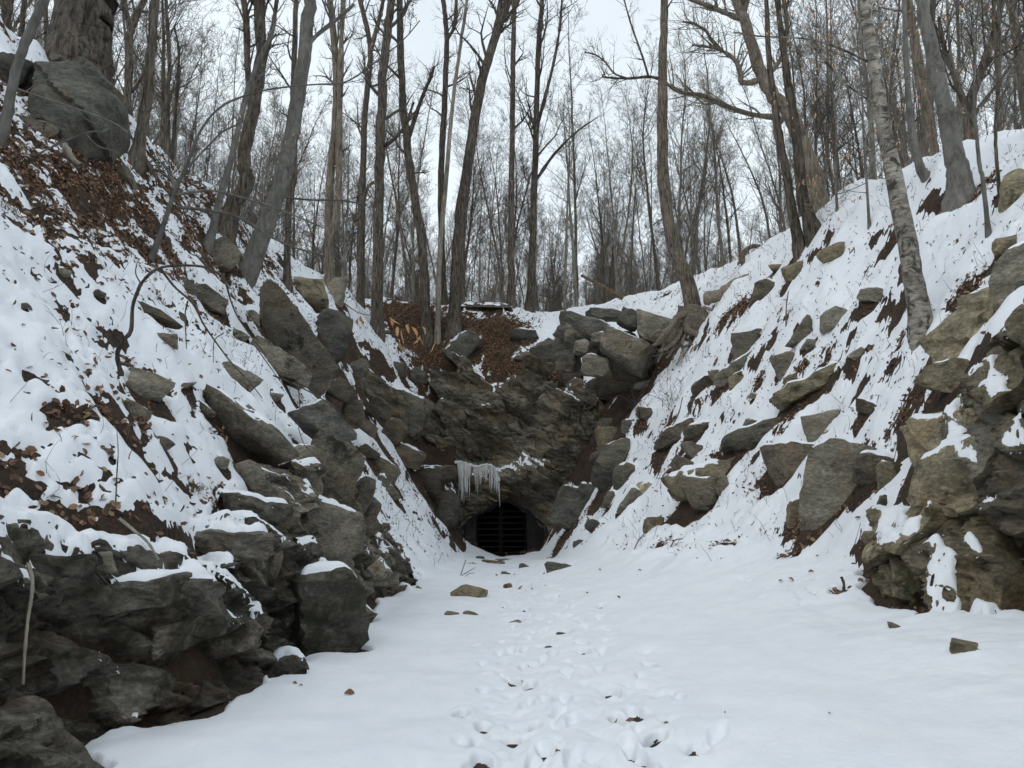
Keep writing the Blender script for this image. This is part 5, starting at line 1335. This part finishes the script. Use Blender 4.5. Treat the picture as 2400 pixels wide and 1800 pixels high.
px_ = px_ + rsl.randn(NL) * .004 * rr_; py_ = py_ + rsl.randn(NL) * .004 * rr_
pz_ = G(px_, py_)
eps = .05
gx = (G(px_ + eps, py_) - pz_) / eps; gy = (G(px_, py_ + eps) - pz_) / eps
nrm = np.stack([-gx, -gy, np.ones(NL)], -1); nrm += rsl.randn(NL, 3) * .55 * np.linalg.norm(nrm, axis=1)[:, None]
nrm /= np.linalg.norm(nrm, axis=1)[:, None]
t1 = np.cross(nrm, rsl.randn(NL, 3)); t1 /= np.linalg.norm(t1, axis=1)[:, None]; t2 = np.cross(nrm, t1)
Ls = rsl.uniform(.04, .085, NL) * (1 + .012 * rr_); Ws = Ls * rsl.uniform(.4, .75, NL); cu = rsl.uniform(-.25, .35, NL) * Ls
c0 = np.stack([px_, py_, pz_ + rsl.uniform(.004, .05, NL)], -1)
col = lambda a_: a_[:, None]
dn = lambda f: nrm * col(cu * f)
w_ = lambda f: t2 * col(Ws * f * rsl.uniform(.8, 1.2, NL))
b0 = c0 - t1 * col(Ls * .5); b3 = c0 + t1 * col(Ls * .5) + dn(.5)
V = np.stack([b0, c0 - t1 * col(Ls * .22) + w_(.46) + dn(.8), c0 + t1 * col(Ls * .18) + w_(.42) + dn(1.), b3, c0 + t1 * col(Ls * .14) - w_(.45) + dn(.9), c0 - t1 * col(Ls * .25) - w_(.42) + dn(.7)], 1).reshape(-1, 3)
k6 = (np.arange(NL) * 6)[:, None]
F = np.concatenate([k6 + np.array([[0, 1, 2]]), k6 + np.array([[0, 2, 3]]), k6 + np.array([[0, 3, 4]]), k6 + np.array([[0, 4, 5]])])
# and strays lying on the snow of the banks
ns = 3200
si, sj = np.nonzero((th > 0.01) & (RID < 0) & (RR < 40) & (RR > 3) & (np.abs(AA) < R(56)) & (GYY > 0) & (GYY < 40) & (FM < .15) & (SLg > .5))
wa = (dr * np.ones_like(RR))[si, sj] * da[si, sj] * (.25 + np.clip(litter[si, sj], 0, 1) + .8 * (nn[si, sj] > .2)) / (1 + .05 * RR[si, sj])
pk = rsl.choice(len(si), ns, p=wa / wa.sum())
V2, F2 = leaf_cards(rsl, np.stack([GXX[si[pk], sj[pk]], GYY[si[pk], sj[pk]], zs[si[pk], sj[pk]] + .03], -1), .075, False)
F = np.concatenate([F, F2[:, [0, 1, 2]] + len(V), F2[:, [0, 2, 3]] + len(V)]); V = np.concatenate([V, V2])
lit = add_obj("leaf_litter", mesh_from("leaf_litter", V, F, False), M['leaf'], kind="stuff")
lit["label"] = "brown fallen leaves showing where the snow is thin"; lit["category"] = "leaf litter"

# single leaves lying on the snow
def fallen_leaf(px, py, size_px, label, mat='leaf'):
    c = hit(px, py); c = np.array([c[0], c[1], top_at(c[0], c[1]) + .012])
    L = .8 * size_px * c[1] / FPX; n = 9
    d = unit(np.array([rsl.randn(), rsl.randn() * .6, .1])); s = unit(np.cross(d, np.array([0, -.35, 1.0]) + rsl.randn(3) * .2)); nn_ = np.cross(s, d)
    V = []; 
    for i in range(n):
        t = i / (n - 1); w = L * .26 * math.sin(math.pi * min(max(t, .03), .97)) ** .8 * (1 + .25 * (i % 2))
        m = c + d * L * (t - .5) + nn_ * L * .12 * math.sin(3 * t)
        V += [m - s * w + nn_ * w * .5, m, m + s * w + nn_ * w * .5]
    F = []
    for i in range(n - 1):
        a_ = i * 3; F += [(a_, a_ + 1, a_ + 4, a_ + 3), (a_ + 1, a_ + 2, a_ + 5, a_ + 4)]
    V = np.array(V); V2 = V - nn_ * .0025; m = len(V)
    F = np.array(F); F2 = F[:, ::-1] + m
    add_obj("fallen_leaf", mesh_from("fallen_leaf", np.concatenate([V, V2]) - c[None], np.concatenate([F, F2])), M[mat], None, tuple(c), label, "leaf")
for (px, py, s, lb) in [(818,1650,30,"orange-brown leaf alone on the smooth left foreground snow"),(690,1622,14,"small dark curled leaf left of the orange-brown one"),(704,1628,12,"second dark leaf curl at the left floor edge"),
        (1902,1353,16,"tan leaf on the snow bank below the standing slab"),(1831,1376,14,"reddish leaf left of the upright stick on the right bank"),(1855,1372,16,"dark leaf beside the reddish one on the right bank"),
        (1477,1704,30,"pale brown leaf beside the dark trodden hole"),(1562,1702,20,"red-brown leaf right of the trodden hole"),(1308,1790,20,"brown leaf at the bottom edge in the footpath"),(1700,1692,8,"tiny dark leaf on right foreground snow"),(1946,1700,9,"tiny black leaf on lower right snow"),
        (1450,1410,12,"dark leaf on the floor right of centre"),(1375,1400,14,"leaf half buried near the footpath head"),(1405,1346,12,"small leaf on the floor near the tunnel right side"),(1500,1346,12,"curled leaf low on the right snow bank")]:
    fallen_leaf(px, py, s, lb)

# sticks and stems drawn through picture points at a distance
def stick(pix, w0, w1, mat, label, Y=None, name="stick", cat="stick", dy=0.0, sides=7, branches=(), base_hit=True, gn=.10):
    h0 = hit(*pix[0]); y = Y or float(h0[1])
    P = np.array([at(x, yy, y + dy * i) for i, (x, yy) in enumerate(pix)])
    if base_hit: P[0] = P[0] - np.array([0, 0, .06])
    n = max(8, 5 * len(pix)); Q = smooth_path(P, n)
    r_ = np.linspace(.5 * w0, .5 * w1, n) * y / FPX * (1 + gn * rsl.randn(n))
    v_, f_ = tubes([Q], [r_], sides)
    me = mesh_from(name, v_ - P[0][None], f_)
    if not branches:
        return add_obj(name, me, M[mat], None, tuple(P[0]), label, cat)
    root = thing(name, tuple(P[0]), label, cat)
    add_obj("stem", me, M[mat], root, tuple(P[0]))
    for (bp, a_, b2) in branches:
        Pb = np.array([at(x, yy, y + dy * .5 * i) for i, (x, yy) in enumerate(bp)]); Qb = smooth_path(Pb, max(6, 4 * len(bp)))
        v_, f_ = tubes([Qb], [np.linspace(.5 * a_, .5 * b2, len(Qb)) * y / FPX], 6)
        add_obj("branch", mesh_from("branch", v_ - P[0][None], f_), M[mat], root, tuple(P[0]))
    return root
stick([(286,868),(275,831),(290,798),(307,774),(311,719),(322,685),(336,658),(372,629),(434,622),(488,629),(524,654),(542,708),(564,755),(622,831)], 12, 2.5, 'bark_dark', "dark arching sapling bent over the left snow slope", Y=8.0, name="bent_sapling", cat="sapling",
    branches=[([(376,629),(409,672),(452,712),(481,766),(539,846),(580,890),(615,933)],7,2),([(440,705),(434,740),(437,817)],4,2),([(524,780),(502,800),(500,850)],3,1.5),([(330,665),(318,640),(322,612)],4,2),([(590,800),(640,870),(665,905),(680,930)],3,1.5),([(700,905),(702,960),(700,1000),(712,1040),(735,1065)],2.5,1.5),([(640,880),(700,905),(770,945),(815,985)],4,2)])
stick([(66,1319),(76,1363),(72,1410),(65,1453),(58,1530),(54,1604)], 9, 6, 'bark_pale', "pale peeled stick hanging down the mossy left wall", Y=4.45, base_hit=False)
stick([(0,1180),(45,1205),(70,1260),(85,1290)], 8, 4, 'bark_dark', "dark curved twig at the left frame edge above the wall", Y=4.9, base_hit=False)
stick([(280,1215),(310,1240),(345,1270),(372,1312)], 8, 5, 'bark_pale', "pale root sticking out of the mossy wall top", Y=5.7, base_hit=False)
stick([(180,1285),(215,1320),(250,1365),(295,1405)], 3, 2, 'bark_dark', "thin dark root trailing over the wall snow", Y=5.0, base_hit=False)
stick([(1975,1385),(1978,1370),(1972,1352)], 7, 6, 'bark_brown', "short upright stick planted in leaves on the right snow bank")
stick([(2078,1463),(2100,1466),(2122,1466),(2140,1474)], 7, 4, 'bark_dark', "forked dark twig lying across the dark rock chip", branches=[([(2100,1466),(2092,1462),(2080,1460)],4,2)], base_hit=False)
stick([(830,1744),(850,1743),(870,1738)], 4, 3, 'bark_dark', "small dark twig on the left foreground snow", base_hit=False)
stick([(1700,1437),(1718,1443),(1742,1457)], 3, 2, 'bark_dark', "fine forked twig on the right snow", branches=[([(1715,1442),(1706,1440),(1700,1446)],2,1.5)], base_hit=False)
stick([(1732,1622),(1746,1630)], 3, 2, 'bark_dark', "tiny straight twig on the right foreground snow", base_hit=False)
stick([(1533,1742),(1541,1734)], 6, 4, 'bark_dark', "stub of twig beside the footpath at lower centre", base_hit=False)
stick([(2390,1700),(2402,1704)], 4, 3, 'bark_dark', "dark twig end at the lower right frame edge", base_hit=False)
stick([(1076,1354),(1084,1335),(1092,1312)], 2.5, 1.5, 'bark_dark', "wispy dead stem on the floor left of the gate", branches=[([(1080,1350),(1100,1338),(1115,1330)],2,1.2),([(1084,1358),(1098,1345),(1112,1343)],2,1.2),([(1090,1352),(1098,1360),(1106,1358)],2,1.2)])
stick([(1095,1323),(1112,1322),(1122,1330),(1127,1334)], 7, 5, 'bark_pale', "pale bone-like piece of wood near the tunnel threshold", base_hit=False)
stick([(272,1185),(274,1110),(277,1060),(274,1008)], 3.5, 1.5, 'bark_brown', "dry seed stalk standing in the lower left snow")
stick([(300,1088),(303,1070),(311,1050)], 3, 1.5, 'bark_brown', "short dry stalk right of the tall seed stalk")
stick([(1842,770),(1843,720),(1848,682)], 4, 2, 'bark_dark', "thin dead stem standing among rocks on the right slope")
stick([(1530,1300),(1515,1275),(1500,1255)], 3, 2, 'bark_dark', "leaning dead stem under the triangular tan rock") if False else None
stick([(1565,1290),(1580,1268),(1600,1262)], 4, 2, 'bark_dark', "bent twig low on the right snow bank")
stick([(1480,1296),(1495,1270),(1515,1245)], 3, 2, 'bark_dark', "slanting dead stem below the triangular tan rock")
stick([(1555,1060),(1570,1010),(1590,970),(1600,930)], 4, 2, 'bark_dark', "curved dead stem above the lower right scree")
# wispy shrubs
for i, (px, py, hgt, n, lb) in enumerate([(1500,990,110,9,"wispy leafless shrub beside the rusty square rock"),(1575,960,100,8,"thin leafless shrub on the snow shelf below the roots"),(1990,880,60,5,"tangled thin stems on the right slope snow"),
        (130,560,60,5,"few thin stems in the leafy upper left slope"),(700,900,90,6,"bare twigs leaning over the long dark slab"),(1745,1080,60,5,"thin dead stems above the brown overhanging rock"),(560,890,60,5,"small dead stems by the leaf-topped dark rock"),(2200,940,70,5,"dangling roots and stems on the tan outcrop"),(640,1190,60,5,"dry stems hanging by the rounded boulder")]):
    c = hit(px, py); Yc = float(c[1]); B = Bucket(); tp = []
    for k in range(n):
        L = hgt * Yc / FPX * rsl.uniform(.6, 1.2)
        branch(rsl, B, tp, c + np.array([rsl.randn() * .08, rsl.randn() * .08, -.03]), (rsl.randn() * .6, rsl.randn() * .4, 1.0), L, .005 * max(1, Yc / 12), 2, 3, 1.0, up=.02, rmin=.0022 * max(1, Yc / 10))
    add_obj("dead_shrub", B.mesh("dead_shrub", c), M['bark_dark'], None, tuple(c), lb, "shrub")

# exposed roots of the ledge tree
rf_ = np.array(root_tree.location)
for (pp, a_, b2) in [([(1612,735),(1588,742),(1572,768),(1555,785),(1545,800),(1532,812)],13,7),([(1600,765),(1590,790),(1565,815),(1545,822),(1540,824)],9,5),([(1606,760),(1612,775),(1634,785),(1640,800),(1632,820),(1635,840),(1650,862)],15,5),
        ([(1640,740),(1655,755),(1662,775),(1680,805),(1688,828)],7,3),([(1650,722),(1675,728),(1695,738)],7,3),([(1598,780),(1583,805),(1570,830),(1560,840)],6,3),([(1620,790),(1615,815),(1602,838)],7,3),([(1640,825),(1660,830),(1690,822)],5,2),
        ([(1650,760),(1660,790),(1672,775),(1682,765)],5,2),([(1604,790),(1620,805),(1600,812),(1592,800)],6,3),([(1628,820),(1624,845),(1628,858)],5,2),([(1650,700),(1690,690),(1720,668),(1745,656),(1766,652)],22,15),([(1590,800),(1580,830),(1575,845)],4,2),([(1608,750),(1578,760),(1560,795),(1548,835),(1540,850)],8,3),([(1615,765),(1600,800),(1598,830),(1585,855)],8,3),([(1625,770),(1630,800),(1648,815),(1655,840),(1672,850)],9,3),([(1630,760),(1652,785),(1660,820),(1655,850)],6,2),([(1600,755),(1566,772),(1540,778),(1520,792)],7,3),([(1612,780),(1590,812),(1560,828),(1530,835)],6,2)]:
    P = np.array([at(x, y, 25.8 - .27 * min(i, 4)) for i, (x, y) in enumerate(pp)]); Q = smooth_path(P, 5 * len(pp)); Q += rsl.randn(*Q.shape) * .012
    v_, f_ = tubes([Q], [np.linspace(.5 * a_, .5 * b2, len(Q)) * 25.2 / FPX * 1.45 * (1 + .10 * rsl.randn(len(Q)))], 8)
    add_obj("root", mesh_from("root", v_ - rf_[None], f_), M['root'], root_tree, tuple(rf_))
rsb = rock_geo((1.0, .8, 1.1), 991, 3, rough=.12)
vb = rsb[0] + at(1622, 748, 25.95)[None]
add_obj("root_crown", mesh_from("root_crown", vb - rf_[None], rsb[1]), M['root'], root_tree, tuple(rf_))

# dead wood on the rim
stick([(1362,645),(1395,662),(1430,682),(1460,700)], 7, 11, 'deadwood', "reddish fallen branch propped on the rim right of centre", Y=36.5, name="fallen_branch", cat="branch", base_hit=False)
stick([(1741,622),(1741,598)], 13, 10, 'deadwood', "short red-brown stump on the snowy right rim", name="stump", cat="stump")
stick([(1735,618),(1745,590),(1765,577),(1785,580),(1796,598)], 16, 6, 'deadwood', "arched grey driftwood-like snag on the right skyline", name="snag", cat="snag", branches=[([(1765,577),(1752,584),(1744,600)],8,4)])
stick([(365,350),(340,340),(355,375),(372,395)], 6, 3, 'bark_grey', "dead branch against the foot of the scaly slope tree", Y=12.8, base_hit=False) if False else None
stick([(150,340),(168,370),(188,388)], 18, 13, 'bark_pale', "pale broken log leaning under the huge boulder", Y=11.2, name="broken_log", cat="log", base_hit=False)
for (a_, lb) in [([(75,370),(120,345),(200,312),(240,308),(258,300)],"long bare twig arching in front of the huge boulder"),([(0,195),(60,215),(180,255),(260,285),(300,310)],"thin straight twig slanting across the huge boulder")]:
    stick(a_, 5, 2.5, 'bark_grey', lb, Y=10.6, base_hit=False, name="twig", cat="twig", branches=[([a_[1], (a_[1][0] + 40, a_[1][1] - 25), (a_[1][0] + 95, a_[1][1] - 32)], 3, 1.5), ([a_[2], (a_[2][0] + 30, a_[2][1] + 30), (a_[2][0] + 75, a_[2][1] + 42)], 2.5, 1.5)])

# fern and grass tufts
for (px, py, w, lb) in [(1165,785,40,"green grass tuft in the leaf gully above the cliff"),(1170,835,34,"second grass tuft lower in the leaf gully"),(1025,745,30,"mossy grass tuft on the brow left of centre"),(455,1150,40,"dry yellow grass hanging at the wall top on the left"),(12,490,40,"mossy green tuft at the left frame edge")]:
    c = hit(px, py); s = c[1] / FPX; V = []; F = []; k = 0
    for b3 in range(130):
        p = c + np.array([rsl.randn() * w * .35 * s, rsl.randn() * .12, rsl.randn() * w * .12 * s]); d = unit(np.array([rsl.randn() * .7, -.3 + rsl.randn() * .4, .8])); L = w * .45 * s * rsl.uniform(.5, 1.2); sd = unit(np.cross(d, rsl.randn(3))) * L * .05
        e = p + d * L * .6; f2 = e + unit(d + np.array([0, -.2, -.9])) * L * .4
        V += [p - sd, p + sd, e + sd * .7, e - sd * .7, f2]; F += [(k, k + 1, k + 2), (k, k + 2, k + 3), (k + 3, k + 2, k + 4)]; k += 5
    add_obj("grass_tuft", mesh_from("grass_tuft", np.array(V) - c[None], np.array(F), False), M['grass'], None, tuple(c), lb, "grass", kind="stuff")
# copper leaf sprig hanging before the gully
c = at(975, 775, 30.0); V, F = leaf_cards(rsl, [at(x, y, 30.0) for x, y in [(912,742),(918,750),(932,765),(940,772),(955,760),(965,766),(975,780),(980,790),(990,765),(985,785),(1020,800),(935,800),(845,738),(840,745),(848,765)]], .55)
sp_ = thing("leaf_sprig", tuple(c), "sprig of hanging orange leaves in front of the leafy brow", "sprig")
add_obj("leaves", mesh_from("leaves", V - c[None], F, False), M['leaf_beech'], sp_, tuple(c))
P = smooth_path(np.array([at(x, y, 30.0) for x, y in [(800,705),(845,735),(910,742),(975,760),(1022,798)]]), 20)
v_, f_ = tubes([P], [np.linspace(.025, .008, 20)], 5)
add_obj("twig", mesh_from("twig", v_ - c[None], f_), M['bark_brown'], sp_, tuple(c))
# dead weed stalks poking through the snow of the banks
nw = 1500
wa = (dr * np.ones_like(RR))[si, sj] * da[si, sj] / (1 + (RR[si, sj] / 9) ** 1.3)
pk = rsl.choice(len(si), nw, p=wa / wa.sum()); B = Bucket()
for k in pk:
    p = np.array([GXX[si[k], sj[k]], GYY[si[k], sj[k]], zs[si[k], sj[k]] - .03]); L = rsl.uniform(.06, .34) * (1 + .02 * RR[si[k], sj[k]])
    d = unit(np.array([rsl.randn() * .5, rsl.randn() * .4, 1.0])); b1 = unit(d + rsl.randn(3) * .35); b2 = unit(b1 + rsl.randn(3) * .45)
    r0_ = .0022 * max(1, RR[si[k], sj[k]] / 8)
    P = np.array([p, p + d * L * .4, p + d * L * .4 + b1 * L * .35, p + d * L * .4 + b1 * L * .35 + b2 * L * .25])
    B.add(3, P, r0_ * np.array([1.2, 1, .8, .5]))
    if rsl.rand() < .4:
        e = unit(b1 + rsl.randn(3) * .8); B.add(3, np.array([P[1], P[1] + e * L * .2, P[1] + e * L * .2 + unit(e + rsl.randn(3) * .5) * L * .2]), r0_ * np.array([.8, .7, .5]))
wd = add_obj("dead_weeds", B.mesh("dead_weeds", (0, 0, 0)), M['bark_brown'], kind="stuff")
wd["label"] = "thin dead weed stalks poking through the snowy banks"; wd["category"] = "weeds"
print("all done", round(time.time() - T_START, 1))
